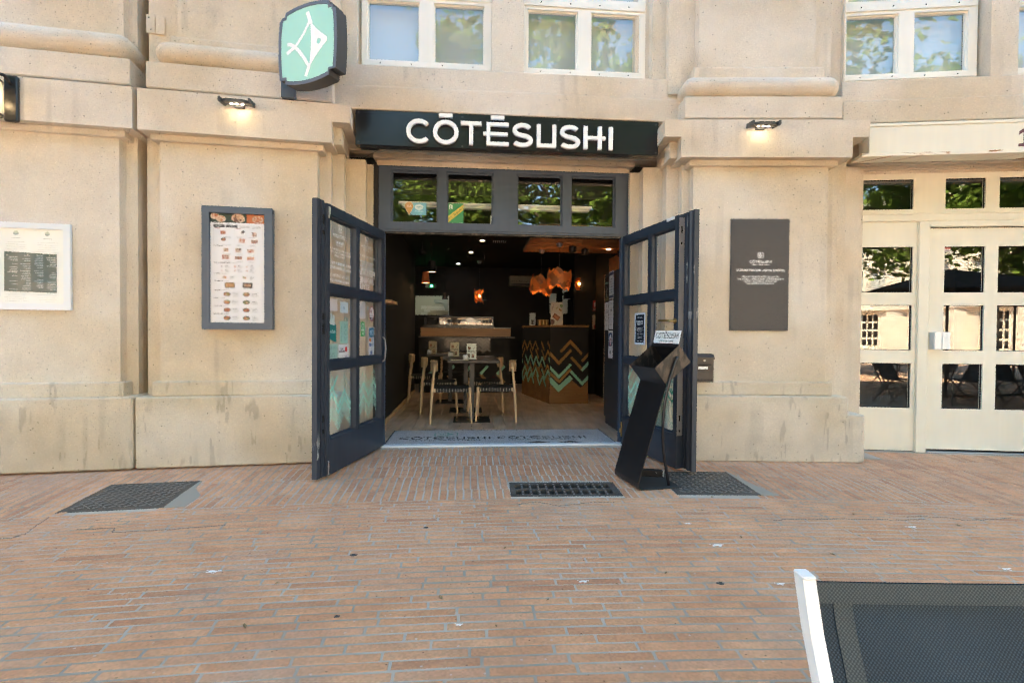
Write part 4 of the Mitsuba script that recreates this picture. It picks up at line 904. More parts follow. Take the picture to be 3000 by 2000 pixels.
def peruv(P):
    c = .785; o = sbox(c - .03, 1.968, c + .03, 2.028).buffer(-.008).buffer(.008); P.poly(o.difference(o.buffer(-.004)), WT, 0); P.poly(affinity.scale(affinity.translate(FISH, -.288 + c, -3.431 + 1.998), .095, .095, origin=(c, 1.998)).buffer(.001), WT, 0)
    P.logo(.0275, c, 1.922, WT, 0); P.text('NIKKEI FROM PERU', .009, c, 1.900, WT, 0, 'c', wide=1.3)
    P.text('CUISINE FUSION JAPON & PÉROU', .0165, c, 1.838, WT, 0, 'c', wide=1.02)
    for i in range(4): P.greek(c - .17, c + .17, 1.80 - i * .022, 1, .009, .02, (.66, .66, .66), 0, random.Random(i), 'c')
    P.text('PERUVIA', .052, c - .0, 1.672, WT, 0, 'c', True, 1.18); P.text('AND', .012, .60, 1.655, WT, 0); P.text('JAPANES', .052, c + .02, 1.60, WT, 0, 'c', True, 1.1); P.text('STYLE', .052, c + .05, 1.537, WT, 0, 'c', True)
sticker('window_lettering', 'white PERUVIAN JAPANESE STYLE lettering, seen reversed, on the top inner pane of the left leaf', peruv, LD, .0445, 'lettering', .795)
sticker('paper_notice', 'blank white sheet at the top left of the middle outer pane, left leaf', lambda P: P.rect(.034, .236, 1.318, 1.416, (.74, .70, .70), 0), LD, .0445, 'notice')
sticker('paper_notice', 'pale blue sheet at the top right of the middle outer pane, left leaf', lambda P: (P.rect(.285, .425, 1.308, 1.402, (.58, .68, .74), 0), P.rect(.335, .37, 1.34, 1.36, (.40, .52, .60), .001)), LD, .0445, 'notice')
sticker('paper_notice', 'tall white sheet at the top of the middle inner pane, left leaf', lambda P: P.rect(.60, .770, 1.270, 1.425, (.78, .75, .75), 0), LD, .0445, 'notice')
sticker('sticker', 'round frosted sticker on the middle inner pane of the left leaf', lambda P: P.poly(affinity.scale(Point(.828, 1.377).buffer(.020), 1, 1.15), (.55, .60, .58), 0), LD, .0445)
def oval(P): P.poly(affinity.scale(Point(.912, 1.318).buffer(.052), 1, 1.38), (.80, .78, .78), 0); P.poly(affinity.scale(Point(.912, 1.318).buffer(.052), 1, 1.38).difference(affinity.scale(Point(.912, 1.318).buffer(.047), 1, 1.4)), (.5, .08, .10), .001); P.poly(affinity.scale(Point(.912, 1.318).buffer(.046), 1, 1.4).intersection(sbox(.5, 1.2, 1.2, 1.287)), (.05, .055, .12), .0011); P.poly(ln([(.885, 1.355), (.905, 1.335), (.918, 1.36)], .006), (.35, .08, .10), .001); P.rect(.88, .945, 1.30, 1.306, (.3, .3, .35), .001); P.rect(.885, .94, 1.268, 1.276, (.6, .6, .65), .0022)
sticker('sticker', 'oval white and navy sticker with a red rim on the left leaf', oval, LD, .0445)
def green(P): P.rect(.676, .760, 1.108, 1.242, (.07, .42, .13), 0); P.poly(Point(.718, 1.205).buffer(.026), WT, .001); P.rect(.69, .746, 1.160, 1.175, WT, .001); P.poly(Point(.718, 1.205).buffer(.015), (.07, .42, .13), .0022); P.rect(.705, .735, 1.122, 1.148, (.60, .75, .62), .001)
sticker('sticker', 'narrow bright green sticker on the left leaf', green, LD, .0445)
def teal(P):
    P.poly([(.042, 1.20), (.075, 1.222), (.20, 1.20), (.222, 1.16), (.20, 1.10), (.042, 1.062)], (.035, .24, .23), 0); P.poly([(.07, 1.225), (.072, 1.28), (.095, 1.29), (.10, 1.255), (.12, 1.30), (.14, 1.30), (.135, 1.25), (.165, 1.24), (.15, 1.21), (.07, 1.20)], (.62, .70, .68), .0011)
    P.text('deliveroo', .024, .055, 1.137, (.45, .66, .64), .0011, bold=True)
sticker('sticker', 'teal sticker with a white emblem on the left leaf', teal, LD, .0445, mirror=.13)
def fe(P): P.rect(.28, .425, 1.05, 1.238, (.40, .62, .55), 0); P.text('2025', .062, .345, 1.062, (.26, .46, .41), .0011, rot=90); P.text('Uber', .020, .41, 1.13, (.28, .48, .43), .0011, rot=90); P.text('Eats', .020, .41, 1.07, (.28, .48, .43), .0011, rot=90)
sticker('sticker', 'upright pale green sticker with sideways lettering, right of the teal one', fe, LD, .0445, mirror=.3525)
def fe2(P): P.rect(.036, .240, .925, 1.05, (.40, .60, .53), 0); P.text('2024', .036, .07, .945, (.27, .46, .41), .0011, wide=1.2); P.text('Uber Eats', .022, .055, 1.01, (.28, .48, .43), .0011)
sticker('sticker', 'wide pale green sticker under the teal one on the left leaf', fe2, LD, .0445, mirror=.138)
def tick(P): P.rect(.255, .436, .932, 1.043, WT, 0); P.text('Ticket', .015, .345, .998, (.2, .05, .05), .001, 'r', True); P.text('Restaurant', .015, .365, .978, (.2, .05, .05), .001, 'r', True); P.poly(affinity.scale(Point(.39, 1.0).buffer(.02), 1, 1.2), (.60, .03, .03), .001); P.rect(.27, .42, .945, .948, (.3, .05, .05), .001)
sticker('sticker', 'white payment sticker with a red disc on the left leaf', tick, LD, .0435)
def cb(P):
    P.rect(.848, .972, .932, 1.196, (.78, .78, .78), 0); P.rect(.856, .964, 1.10, 1.188, (.02, .16, .30), .001); P.rect(.87, .95, 1.118, 1.168, (.55, .70, .78), .0022); P.text('CB', .028, .91, 1.128, (.02, .16, .30), .0034, 'c', True)
    for i, (a, b, c) in enumerate([(.88, 1.074, (.5, .10, .05)), (.93, 1.074, (.45, .5, .6)), (.88, 1.028, (.06, .12, .36)), (.93, 1.028, (.35, .4, .55)), (.905, .955, (.05, .09, .32))]): P.rect(a - .02, a + .022, b - .016, b + .016, c, .001)
    P.poly(Point(.874, 1.074).buffer(.011), (.62, .10, .04), .0022); P.poly(Point(.888, 1.074).buffer(.011), (.66, .36, .04), .0024); P.text('V', .02, .91, .98, (.05, .08, .3), .001, 'c')
sticker('sticker', 'bank card sticker with blue top on the left leaf', cb, LD, .0445)
sticker('sticker', 'narrow white sticker low on the middle inner pane, left leaf', lambda P: (P.rect(.598, .642, .932, 1.072, (.76, .75, .73), 0), P.greek(.60, .64, 1.06, 6, .008, .018, (.45, .42, .42), .001, random.Random(1))), LD, .0445)
# right leaf: notice to couriers
def cour(P):
    P.rect(.192, .398, 1.046, 1.354, (.62, .68, .78), 0); P.rect(.214, .378, 1.066, 1.336, (.010, .014, .026), .0011)
    P.logo(.011, .296, 1.305, WT, .0022); P.text('À NOS AMIS', .0155, .296, 1.262, WT, .0022, 'c', True); P.text('LIVREURS', .0155, .296, 1.240, WT, .0022, 'c', True)
    for i in range(9):
        if i not in (4, 6): P.greek(.228, .364, 1.212 - i * .012, 1, .004, .01, (.5, .5, .52), .0022, random.Random(i), 'c')
    P.rect(.24, .275, 1.078, 1.084, WT, .0022); P.rect(.31, .35, 1.078, 1.084, WT, .0022)
sticker('courier_notice', 'dark notice with white lettering and pale border on the right leaf', cour, RD, .0385, 'notice')
# transom stickers
def wifi(P):
    P.rect(-.915, -.79, 2.328, 2.452, (.18, .46, .60), 0); pin = shapely.union_all([Point(-.962, 2.416).buffer(.044, 24), Polygon([(-1.003, 2.40), (-.921, 2.40), (-.962, 2.321)])]); P.poly(sbox(-.93, 2.33, -.91, 2.45).union(Polygon([(-.95, 2.328), (-.91, 2.328), (-.91, 2.452), (-.935, 2.452)])), (.18, .46, .60), .0002); P.poly(pin, (.72, .68, .60), .001); P.poly(pin.buffer(-.003), (.55, .30, .10), .0021)
    P.text('ICI', .022, -.962, 2.405, WT, .0032, 'c'); P.poly(affinity.scale(Point(-.863, 2.408).buffer(.028), 1.55, 1.), (.62, .72, .74), .0011); P.poly(affinity.scale(Point(-.863, 2.408).buffer(.026), 1.1, 1.25), (.62, .72, .74), .0012); P.text('WiFi', .017, -.863, 2.40, (.12, .38, .50), .0023, 'c', True); P.text('GRATUIT', .0125, -.860, 2.358, (.60, .75, .78), .0011, 'c', wide=1.15); P.rect(-.885, -.83, 2.342, 2.345, (.55, .70, .74), .0011)
sticker('sticker', 'orange pin and blue free wifi sticker on the first transom pane', wifi, MF, .080)
def resto(P):
    a, b, c, d = -.577, -.418, 2.244, 2.456; P.rect(a, b, c, d, (.055, .28, .10), 0); P.text('R', .044, a + .012, d - .060, WT, .0011, bold=True)
    P.poly(Polygon([(a, c + .012), (a, c + .075), (b, d - .008), (b, d - .066)]), (.66, .50, .09), .0011); P.text('RESTAURANT', .0245, a + .010, c + .030, (.05, .16, .06), .0022, wide=.93, rot=41); P.text('Décret du 4 Février 1992', .0062, b - .008, c + .010, WT, .0011, 'r')
sticker('sticker', 'green and yellow RESTAURANT sticker on the second transom pane', resto, MF, .080)
sticker('sticker', 'narrow white sticker at the lower right corner of the second transom pane', lambda P: P.rect(-.142, -.126, 2.256, 2.34, (.6, .62, .6), 0), MF, .080)
sticker('sticker', 'small red and white sticker on the cream door, top corner of a pane', lambda P: (P.rect(.716, .778, 1.984, 2.03, (.74, .70, .68), 0), P.rect(.716, .778, 2.012, 2.03, (.45, .06, .05), .001), P.rect(.722, .772, 1.992, 2.002, (.3, .12, .10), .001)), FF, .043)

# ---------------------------------------------------------------- woven cafe chair in the foreground
def cafe_chair(fr, name_label, group, first=True):
    k = thing('cafe_chair', name_label, 'chair', group)
    # local: x across, y forward (the sitter looks along +y), z up; the back leans to -y
    wv = .545; H0 = .813
    def post(x): return [bx(x - .012, x + .012, -.25 - .0, -.25 + .045, .0, .02, .003)]
    for s in (-1, 1):
        x = s * wv / 2
        lean = np.array([[x, .16, 0.], [x, -.02, .42], [x, -.165, .75], [x, -.185, H0]])
        V = []
        ms = []
        for a, b in zip(lean[:-1], lean[1:]):
            P = [];
            for q in (a, b):
                for dx in (-.009, .009):
                    for dy in (-.0115, .0115): P.append(q + [dx, dy, 0])
            ms.append(trimesh.convex.convex_hull(np.array(P)))
        obj('back_post', ms, 'mat_chair_white', fr, k); obj('cap', bx(x - .0098, x + .0098, -.198, -.172, H0, H0 + .006, .002), 'mat_chair_white', fr, k)
        fl = np.array([[x, -.18, 0.], [x, .20, .44]]); obj('leg', tube(fl, .014, 10), 'mat_chair_white', fr, k, smooth=40)
        obj('arm_rest', tube([(x, -.13, .68), (x, .16, .66), (x, .20, .64), (x, .20, .44)], .013, 8), 'mat_chair_white', fr, k, smooth=40)
    n, mrow = 20, 16; V, UV, Fc = [], [], []
    for j in range(mrow + 1):
        z = .40 + (H0 - .004 - .40) * j / mrow; t = (z - .42) / .33; y = -.02 - .145 * t if z < .75 else -.165 - .02 * (z - .75) / .07
        for i in range(n + 1):
            s = -1 + 2 * i / n; V.append((s * (wv / 2 - .006), y - .004 * (1 - s * s) , z - .004 * (1 - s * s))); UV.append((i / n, j / mrow))
    for j in range(mrow):
        for i in range(n): a = j * (n + 1) + i; Fc += [[a, a + 1, a + n + 2], [a, a + n + 2, a + n + 1]]
    obj('back_mesh', tm(V, Fc), 'mat_textilene', fr, k, smooth=True, uv=np.array(UV))
    sel = [i for i in range(len(V)) if V[i][2] > .40 + (H0 - .412) * 14.1 / mrow]; 
    hem = [(x, y + .004, z) for (x, y, z) in V]; hf = [f for f in Fc if all(UV[i][1] > .93 for i in f)]
    uq, inv = np.unique(np.array(hf), return_inverse=True); obj('hem', tm([hem[i] for i in uq], inv.reshape(-1, 3)), 'mat_textilene_double', fr, k, smooth=True, uv=np.array(UV)[uq] * [1, 1.02])
    labels[k + '__hem'] = {'label': 'doubled strip of mesh along the top of the backrest'}
    for tst in (lambda q: .899 < q < .951, lambda q: .049 < q < .101):
        sf = np.array([f for f in Fc if all(tst(UV[i][0]) for i in f)]); uq, inv = np.unique(sf, return_inverse=True)
        obj('side_sleeve', tm([(V[i][0], V[i][1] + .002, V[i][2]) for i in uq], inv.reshape(-1, 3)), 'mat_textilene_double', fr, k, smooth=True, uv=np.array(UV)[uq] * [1.015, 1])
    V2 = [(s * (wv / 2 - .012), y, .43 - .02 * math.sin(math.pi * (y + .02) / .25) ) for y in np.linspace(-.02, .22, 8) for s in np.linspace(-1, 1, 8)]; F2 = []
    for j in range(7):
        for i in range(7): a = j * 8 + i; F2 += [[a, a + 1, a + 9], [a, a + 9, a + 8]]
    obj('seat_mesh', tm(V2, F2), 'mat_textilene', fr, k, smooth=True, uv=np.array([(i % 8 / 7, i // 8 / 7) for i in range(64)]))
    obj('cross_bar', [tube([(-wv / 2, .05, .40), (wv / 2, .05, .40)], .011, 8), tube([(-wv / 2, .18, .42), (wv / 2, .18, .42)], .011, 8)], 'mat_chair_white', fr, k)
    return k
cafe_chair(Fr((.684, .525), 180), 'white framed cafe chair with dark mesh back in the near foreground', None)
# ---------------------------------------------------------------- the dining room
tag('interior_floor', 'grey brown wooden plank floor of the dining room', kind='structure')
obj('subfloor', bx(-3.2, 2.2, .072, 6.4, -.03, .0), 'mat_dark', MF, 'interior_floor')
rf = random.Random(11); pv = {}
n = 0; u = -1.72
# boards run into the room, slightly askew
while u < 2.1:
    v = .075 - rf.random() * .9
    while v < 6.3:
        l = 1.18; a, b = max(v, .075), min(v + l, 6.3)
        if b - a > .05: obj('plank', bx(u + .0012, u + .1385, a + .0012, b - .0012, -.002, .0125 + rf.gauss(0, .0003), .0012), 'mat_floor_wood' if rf.random() < .6 else 'mat_floor_wood_b', MF, 'interior_floor')
        v += l
    u += .14
tag('interior_wall', 'black painted walls of the dining room', kind='structure')
kw = (-1.57, 1.54, -.83, 1.97)
bw = sbox(-3.2, 0, 2.3, 2.62).difference(sbox(*kw)).difference(sbox(1.43, .0, 1.92, 2.45))
obj('back_wall', upright(prism(bw, 0, .10), 6.5), 'mat_wall_black', MF, 'interior_wall')
obj('left_wall', [bx(-1.55, -1.385, .125, 4.69, 0, 2.62)], 'mat_wall_black', MF, 'interior_wall')
each('left_recess', [bx(-3.2, -3.1, 4.69, 6.4, 0, 2.62), bx(-3.1, -1.56, 4.5, 4.6, 0, 2.62)], 'mat_wall_black', MF, 'interior_wall')
each('right_wall', [bx(2.0, 2.1, .125, 4.3, 0, 2.62), bx(1.60, 2.3, 4.3, 4.4, 0, 2.62), bx(1.98, 2.08, 4.4, 6.5, 0, 2.62), bx(1.30, 2.1, .125, .16, 2.16, 2.62), bx(-1.55, 2.1, .1255, .16, 2.806, 2.9), bx(-1.56, -1.2, .1265, .16, 2.1, 2.8)], 'mat_wall_black', MF, 'interior_wall')
obj('skirting', bx(-1.385, -1.372, .13, 4.69, .013, .075, .003), 'mat_oak', MF, 'interior_wall')
each('side_blocks', [bx(1.285, 2.05, .0, .122, 0, 2.8), bx(-2.2, -1.262, .03, .122, 0, 2.8)], 'mat_wall_black', MF, 'interior_wall')
tag('interior_ceiling', 'black ceiling of the dining room', kind='structure')
obj('slab', bx(-3.2, 2.3, .35, 6.5, 2.62, 2.68), 'mat_wall_black', MF, 'interior_ceiling')
obj('soffit', bx(-1.6, 2.1, .1265, .35, 2.80, 2.86), 'mat_wall_black', MF, 'interior_ceiling')
obj('soffit_front', bx(-1.6, 2.1, .34, .3495, 2.60, 2.80), 'mat_wall_black', MF, 'interior_ceiling')
for i in range(16):
    v = .95 + i * .115; obj('slat', bx(.47, 2.0, v, v + .055, 2.405, 2.45, .003), 'mat_slat_wood', MF, 'interior_ceiling')
obj('slat_backing', bx(.47, 2.0, .95, 2.79, 2.4505, 2.47), 'mat_dark_wood', MF, 'interior_ceiling')
# slatted wood on the right wall, lit from above
k = thing('slat_panel', 'panel of lit orange wood slats on the right wall inside', 'wall panel')
for i in range(16): obj('slat', bx(1.965, 1.995, 1.45 + i * .115, 1.53 + i * .115, 1.2, 2.40, .004), 'mat_slat_wood', MF, k)
def spot(u, v, z, label, rad, group='recessed ceiling spots', r=.034):
    k = thing('ceiling_spot', label, 'ceiling light', group)
    obj('ring', mv(lathe([(r, -.006), (r * 1.35, -.006), (r * 1.45, .0)], 20), u, v, z - .0005), 'mat_charcoal', MF, k, smooth=40)
    emit(mv(trimesh.creation.cylinder(r, .003, sections=18), u, v, z - .004), rad, 'lamp', MF, k)
spot(-.155, 3.03, 2.62, 'nearest lit ceiling spot in the black ceiling', (3.15, 2.38, 1.47)); spot(-.335, 4.25, 2.62, 'middle lit ceiling spot in the black ceiling', (3.15, 2.38, 1.47)); spot(-.60, 5.9, 2.62, 'farthest, whiter ceiling spot near the back wall', (2.45, 2.45, 2.45))
spot(1.70, 2.31, 2.405, 'lit spot in the slatted wooden ceiling', (5.6, 3.5, 1.57), r=.03)
for u, v in ((1.115, 2.10), (1.345, 2.32), (1.93, 2.45)):
    k = thing('ceiling_speaker', 'small black can hanging under the slatted ceiling, ' + ('left one' if u < 1.2 else 'middle one' if u < 1.5 else 'right one by the wall'), 'ceiling fixture', 'black cans under the slatted ceiling')
    obj('can', mv(lathe([(0, 0), (.04, .002), (.055, .03), (.055, .09), (0, .095)], 20), u, v, 2.305), 'mat_black_metal', MF, k, smooth=40); obj('stem', mv(trimesh.creation.cylinder(.01, .02, sections=8), u, v, 2.41), 'mat_black_metal', MF, k)
k = thing('ceiling_vent', 'white slotted air vent in the black ceiling', 'vent'); each('fin', [bx(.02 + .032 * i, .03 + .032 * i, 3.0, 3.17, 2.611, 2.6185) for i in range(7)], 'mat_blind', MF, k)
# screen inside the door, on the right, with notices
SPF = Fr(MF.w(1.385, 1.325)[:2], 4.7 - 90.5)
k = thing('side_screen', 'tall navy partition just inside the doorway on the right', 'partition')
obj('board', bx(.0, 1.18, .0, .03, .10, 1.905), 'mat_panel_navy', SPF, k); obj('edge_strip', bx(-.012, .0, -.002, .032, .10, 1.91), 'mat_oak', SPF, k); obj('kick', bx(.06, 1.16, .006, .03, .012, .0995), 'mat_panel_navy', SPF, k)
def sheet(P, a, b, c, d, kind, seed):
    g = random.Random(seed); pale = (.62, .68, .76)
    if kind == 'menu':
        P.rect(a, b, c, d, (.012, .016, .022), 0); P.rect(a + .02, b - .02, d - .085, d - .06, (.20, .42, .36), .0011)
        for i in range(13): P.greek(a + .04, b - .04, d - .12 - i * .014, 1, .004, .01, (.35, .38, .4), .0011, g, 'c')
        P.poly([(a, c), (b, c), (b, c + .04), (a + .15, c + .06), (a + .08, c + .03), (a, c + .05)], (.10, .10, .06), .0011)
    else:
        P.rect(a, b, c, d, pale, 0)
        if kind == 'blue':
            P.rect(a + .01, b - .01, d - .05, d - .012, (.03, .06, .14), .0011); P.rect(a + .01, b - .01, c + .012, c + .045, (.03, .06, .14), .0011)
            for i in range(6): P.greek(a + .05, b - .05, d - .09 - i * .032, 1, .012, .01, (.10, .12, .17), .0011, g, 'c')
        elif kind == 'logo':
            P.rect(a + .015, b - .015, d - .19, d - .03, (.04, .10, .24), .0011); P.poly(Point((a + b) / 2, d - .10).buffer(.05), pale, .0022); P.poly(affinity.scale(Point((a + b) / 2, d - .14).buffer(.05), 1, .9), pale, .0022)
            P.poly(ln([((a + b) / 2 - .03, d - .15), ((a + b) / 2, d - .19), ((a + b) / 2 + .03, d - .15), ((a + b) / 2, d - .10), ((a + b) / 2 - .03, d - .15)], .012), (.40, .05, .06), .0033); P.rect((a + b) / 2 - .04, (a + b) / 2 + .04, d - .155, d - .145, (.08, .10, .25), .0044)
            for i in range(2): P.greek(a + .04, b - .04, d - .25 - i * .022, 1, .014, .01, (.08, .10, .16), .0011, g, 'c')
        else:
            P.rect((a + b) / 2 - .012, (a + b) / 2 + .012, d - .06, d - .03, (.25, .25, .30), .0011)
            for i in range(3): P.greek(a + .03, b - .03, d - .095 - i * .018, 1, .007, .01, (.12, .14, .20), .0011, g, 'c')
            for i in range(9):
                if i != 5: P.greek(a + .025, b - .025, d - .165 - i * .017, 1, .004, .01, (.32, .35, .40), .0011, g)
for (a, b, c, d, kd, lb) in ((.015, .195, 1.562, 1.862, 'menu', 'dark drinks menu with green heading at the top left of the navy partition'), (.215, .42, 1.575, 1.915, 'blue', 'white notice with navy bands at the top right of the navy partition'), (.010, .200, 1.195, 1.545, 'txt', 'white text notice at the left of the navy partition, below the dark menu'), (.218, .412, 1.205, 1.560, 'txt2', 'white notice with bold heading on the navy partition, below the banded one'), (.200, .405, .848, 1.190, 'logo', 'white notice with a navy cloud shape, lowest on the navy partition')):
    k = thing('paper_notice', lb, 'notice'); P = Print(); sheet(P, a, b, c, d, kd, len(lb)); P.build('print', -.0015 if kd != 'txt2' else -.0018, SPF, k)
# door mat
k = thing('door_mat', 'grey entrance mat with the shop name woven twice in black', 'mat')
obj('pile', prism(sbox(-1.19, .075, 1.175, .80).buffer(-.004).buffer(.004), .0135, .0185), 'mat_doormat', MF, k)
obj('rubber_edge', prism(sbox(-1.205, .072, 1.19, .815).difference(sbox(-1.19, .075, 1.175, .80)), .0132, .017), 'mat_rubber', MF, k)
for c in (-.60, .44):
    m = prism(logo(True), 0, .001); m.apply_scale([.113, .113, 1]); m.apply_translation((c - 8.57 * .113 / 2, .30, .0187)); obj('lettering', m, 'mat_mat_ink', MF, k)
    t = meshkit.text_mesh('NIKKEI FROM PERU', .038, .001); t.apply_transform(np.diag([1.5, 1, 1, 1])); t.apply_translation((c - t.bounds[1][0] / 2, .225, .0187)); obj('lettering', t, 'mat_mat_ink', MF, k)
    if c > 0: continue
    e_ = affinity.scale(affinity.translate(FISH, c - .288, .56 - 3.431), .42, .42, origin=(c, .56)).buffer(.003); o = sbox(c - .13, .45, c + .13, .67).buffer(-.03).buffer(.03, join_style=3); obj('emblem', [prism(e_, .0187, .0197), prism(o.difference(o.buffer(-.012)), .0187, .0197)], 'mat_mat_mint' if c < 0 else 'mat_mat_ink', MF, k)
for c in (.36, .70): obj('ruck', [trimesh.convex.convex_hull(np.array([(c - .14, .08, .0185), (c + .14, .08, .0185), (c, .085, .036), (c, .15, .0186)]))], 'mat_rubber', MF, k)
# tables and chairs
def table(u0, u1, v0, v1, label, pu):
    k = thing('dining_table', label, 'table', 'dark dining tables in a row')
    obj('top', bx(u0, u1, v0, v1, .772, .802, .004), 'mat_dark_wood', MF, k)
    obj('post', bx(pu - .031, pu + .031, (v0 + v1) / 2 - .031, (v0 + v1) / 2 + .031, .022, .7715), 'mat_charcoal', MF, k)
    obj('foot_plate', bx(pu - .235, pu + .235, (v0 + v1) / 2 - .235, (v0 + v1) / 2 + .235, .0135, .0215, .002), 'mat_black_metal', MF, k)
    return k
table(-.62, .035, 1.22, 1.88, 'nearest dark dining table, in front', -.315)
table(-.72, .02, 2.02, 2.70, 'middle dark dining table, second from the door', -.40)
table(-1.02, -.30, 2.95, 3.62, 'far dark dining table, third from the door', -.66)
def chair(u, v, rot, label):
    k = thing('dining_chair', label, 'chair', 'oak dining chairs with black woven seats')
    P = MF.w(u, v); f = Fr(P[:2], 4.7 + rot)      # local +x = the way the sitter looks
    for s in (-1, 1):
        obj('leg', tube([(.255, s * .222, .0125), (.228, s * .215, .462)], [.0125, .0185], 10), 'mat_chair_oak', f, k, smooth=40)
        obj('leg', tube([(-.262, s * .235, .0125), (-.238, s * .228, .44), (-.205, s * .222, .755)], [.0125, .0195, .0125], 10), 'mat_chair_oak', f, k, smooth=40)
        obj('rail', bx(-.24, .235, s * .205 - .012, s * .205 + .012, .405, .452, .003), 'mat_chair_oak', f, k)
    n = 14; V, Fc = [], []
    for j, (z, o) in enumerate(((.655, 0), (.70, 0), (.75, 0), (.79, 0), (.79, .018), (.70, .018), (.655, .018))):
        for i in range(n + 1):
            s = -1 + 2 * i / n; e = .012 * (abs(s) ** 6)
            V.append((-.245 + .075 * abs(s) ** 2.2 - o, s * .245, z + (e if z < .7 else -e if z > .77 else 0)))
    for j in range(6):
        for i in range(n): a = j * (n + 1) + i; Fc += [[a, a + 1, a + n + 2], [a, a + n + 2, a + n + 1]]
    for i in range(n): a = 6 * (n + 1) + i; Fc += [[a, a + 1, i + 1], [a, i + 1, i]]
    obj('backrest', tm(V, Fc), 'mat_chair_oak', f, k, smooth=40)
    obj('seat', bx(-.225, .215, -.195, .195, .430, .458, .010), 'mat_fabric_black', f, k)
    obj('woven_edge', [bx(-.20 + .0, .215, s * .205 - .0145, s * .205 + .0145, .402, .457, .006) for s in (-1, 1)] + [bx(.215, .235, -.2, .2, .402, .457, .006)], 'mat_fabric_black', f, k)
    obj('cord_gaps', [bx(-.172 + .036 * i, -.167 + .036 * i, s * .205 - .0152, s * .205 + .0152, .404, .448) for i in range(11) for s in (-1, 1)], 'mat_cord_white', f, k); labels[k + '__cord_gaps'] = {'kind': 'stuff'}
    return k
chair(-.585, 1.48, 4, 'oak chair on the left side of the nearest table, closest to the doorway')
chair(.005, 1.56, 176, 'oak chair on the right side of the nearest table, closest to the doorway')
chair(-.78, 2.28, 3, 'oak chair on the left side of the middle table')
chair(-.115, 2.36, 178, 'oak chair on the right side of the middle table')
chair(-1.08, 3.36, 4, 'oak chair on the left side of the far table, beside the black wall')
chair(-.62, 3.95, -88, 'oak chair at the far end behind the tables')
def card(u, v, rot, label, tone):
    k = thing('table_card', label, 'menu card', 'folded menu cards on the tables')
    f = Fr(MF.w(u, v)[:2], 4.7 + rot); P = Print(); g = random.Random(int(u * 100)); h = .21; w = .125
    P.rect(0, w, 0, h, tone, 0); P.rect(.018, .052, .125, .165, (.17, .07, .04), .0011); P.poly(ln([(.09, .13), (.10, .17)], .005), (.04, .04, .04), .0011); P.rect(.01, .11, .10, .112, (.12, .12, .12), .0011); P.rect(.05, .115, .088, .093, (.15, .15, .15), .0011); P.rect(.015, .045, .02, .075, (.16, .12, .10), .0011); P.rect(.065, .10, .02, .072, (.10, .06, .05), .0011); P.poly(Point(.083, .055).buffer(.010), (.45, .28, .2), .0022); P.rect(.01, .055, .19, .196, (.35, .35, .33), .0011)
    V = np.vstack(P.V); V = np.c_[V[:, 0], V[:, 1] * .22 - V[:, 2], V[:, 1] * .975 + .803 + .0]; obj('print', tm(V, np.vstack(P.F)), 'mat_print', f, k, color=np.vstack(P.C))
    obj('back_leaf', tm([(0, .047, .803 + .205), (w, .047, 1.008), (w, .09, .803), (0, .09, .803)], [[0, 1, 2], [0, 2, 3]]), 'mat_blind', f, k)
card(-.385, 1.52, 0, 'white folded menu card on the nearest table, rightmost of the cards', (.62, .66, .62))
card(-.63, 2.33, -4, 'yellowish folded menu card on the middle table', (.50, .46, .34))
card(-1.01, 3.2, -2, 'dim folded menu card on the far table', (.36, .30, .20))
k = thing('napkin', 'folded napkin lying on the nearest table', 'napkin'); obj('napkin', bx(-.58, -.36, 1.27, 1.36, .8025, .8065, .001), 'mat_cord_white', MF, k)
for (u, v, lb) in ((-.40, 1.42, 'small glass condiment jar in front of the nearest table card'), (-.62, 2.24, 'small glass condiment jar in front of the middle table card'), (-.99, 3.12, 'small glass condiment jar in front of the far table card')):
    k = thing('condiment_jar', lb, 'jar', 'condiment jars on the tables'); obj('body', mv(lathe([(0, 0), (.028, 0), (.036, .02), (.036, .05), (.026, .065)], 18), u, v, .8025), 'mat_silver', MF, k, smooth=True); obj('lid', mv(lathe([(.027, .0655), (.027, .075), (0, .077)], 18), u, v, .8025), 'mat_black_metal', MF, k)
# host counter with the chevron front
k = thing('host_counter', 'bar counter with mint, gold and black chevrons on the right inside', 'counter')
pf = [(.943, 3.0), (1.583, 3.06), (1.75, 4.28), (.638, 4.425)]
obj('body', prism(pf, .16, 1.25), 'mat_wall_black', MF, k); obj('base', prism(Polygon(pf).buffer(.004, join_style=2), .0125, .1595), 'mat_counter_wood', MF, k); obj('top', prism(Polygon(pf).buffer(.008, join_style=2), 1.2505, 1.284), 'mat_counter_wood', MF, k)
CFr = Fr(MF.w(.943, 3.0)[:2], 4.7 + math.degrees(math.atan2(.06, .64)))
def ctx(x, y): return (x - 508) * .001228, 1.255 - (y - 170) * .001192
fb = sbox(.002, .161, .641, 1.249); sw = .046
def strip(pts, w, mat, nm, lift):
    g = LineString([ctx(*p) for p in pts]).buffer(w / 2, cap_style=2, join_style=2).intersection(fb); obj(nm, upright(prism(g, 0, .003 + lift), -.0005), mat, CFr, k)
low = Polygon([ctx(*p) for p in ((505, 940), (628, 1050), (790, 880), (930, 1000), (1035, 900), (1035, 1092), (505, 1092))]).intersection(fb)
obj('wood_field', upright(prism(low, 0, .0018), -.0005), 'mat_counter_wood', CFr, k)
for p in (((650, 510), (782, 368), (942, 540)), ((500, 520), (628, 662), (795, 482)), ((792, 580), (945, 745)), ((940, 640), (1045, 528))): strip(p, sw, 'mat_gold_print', 'chevron', 0)
for p in (((500, 712), (628, 848), (794, 678)), ((938, 765), (1045, 650)), ((788, 770), (950, 942), (1045, 838))): strip(p, sw, 'mat_mint_print', 'chevron', .0004)
strip(((500, 790), (635, 912), (790, 745)), sw * .95, 'mat_gold_print', 'chevron', .0002)
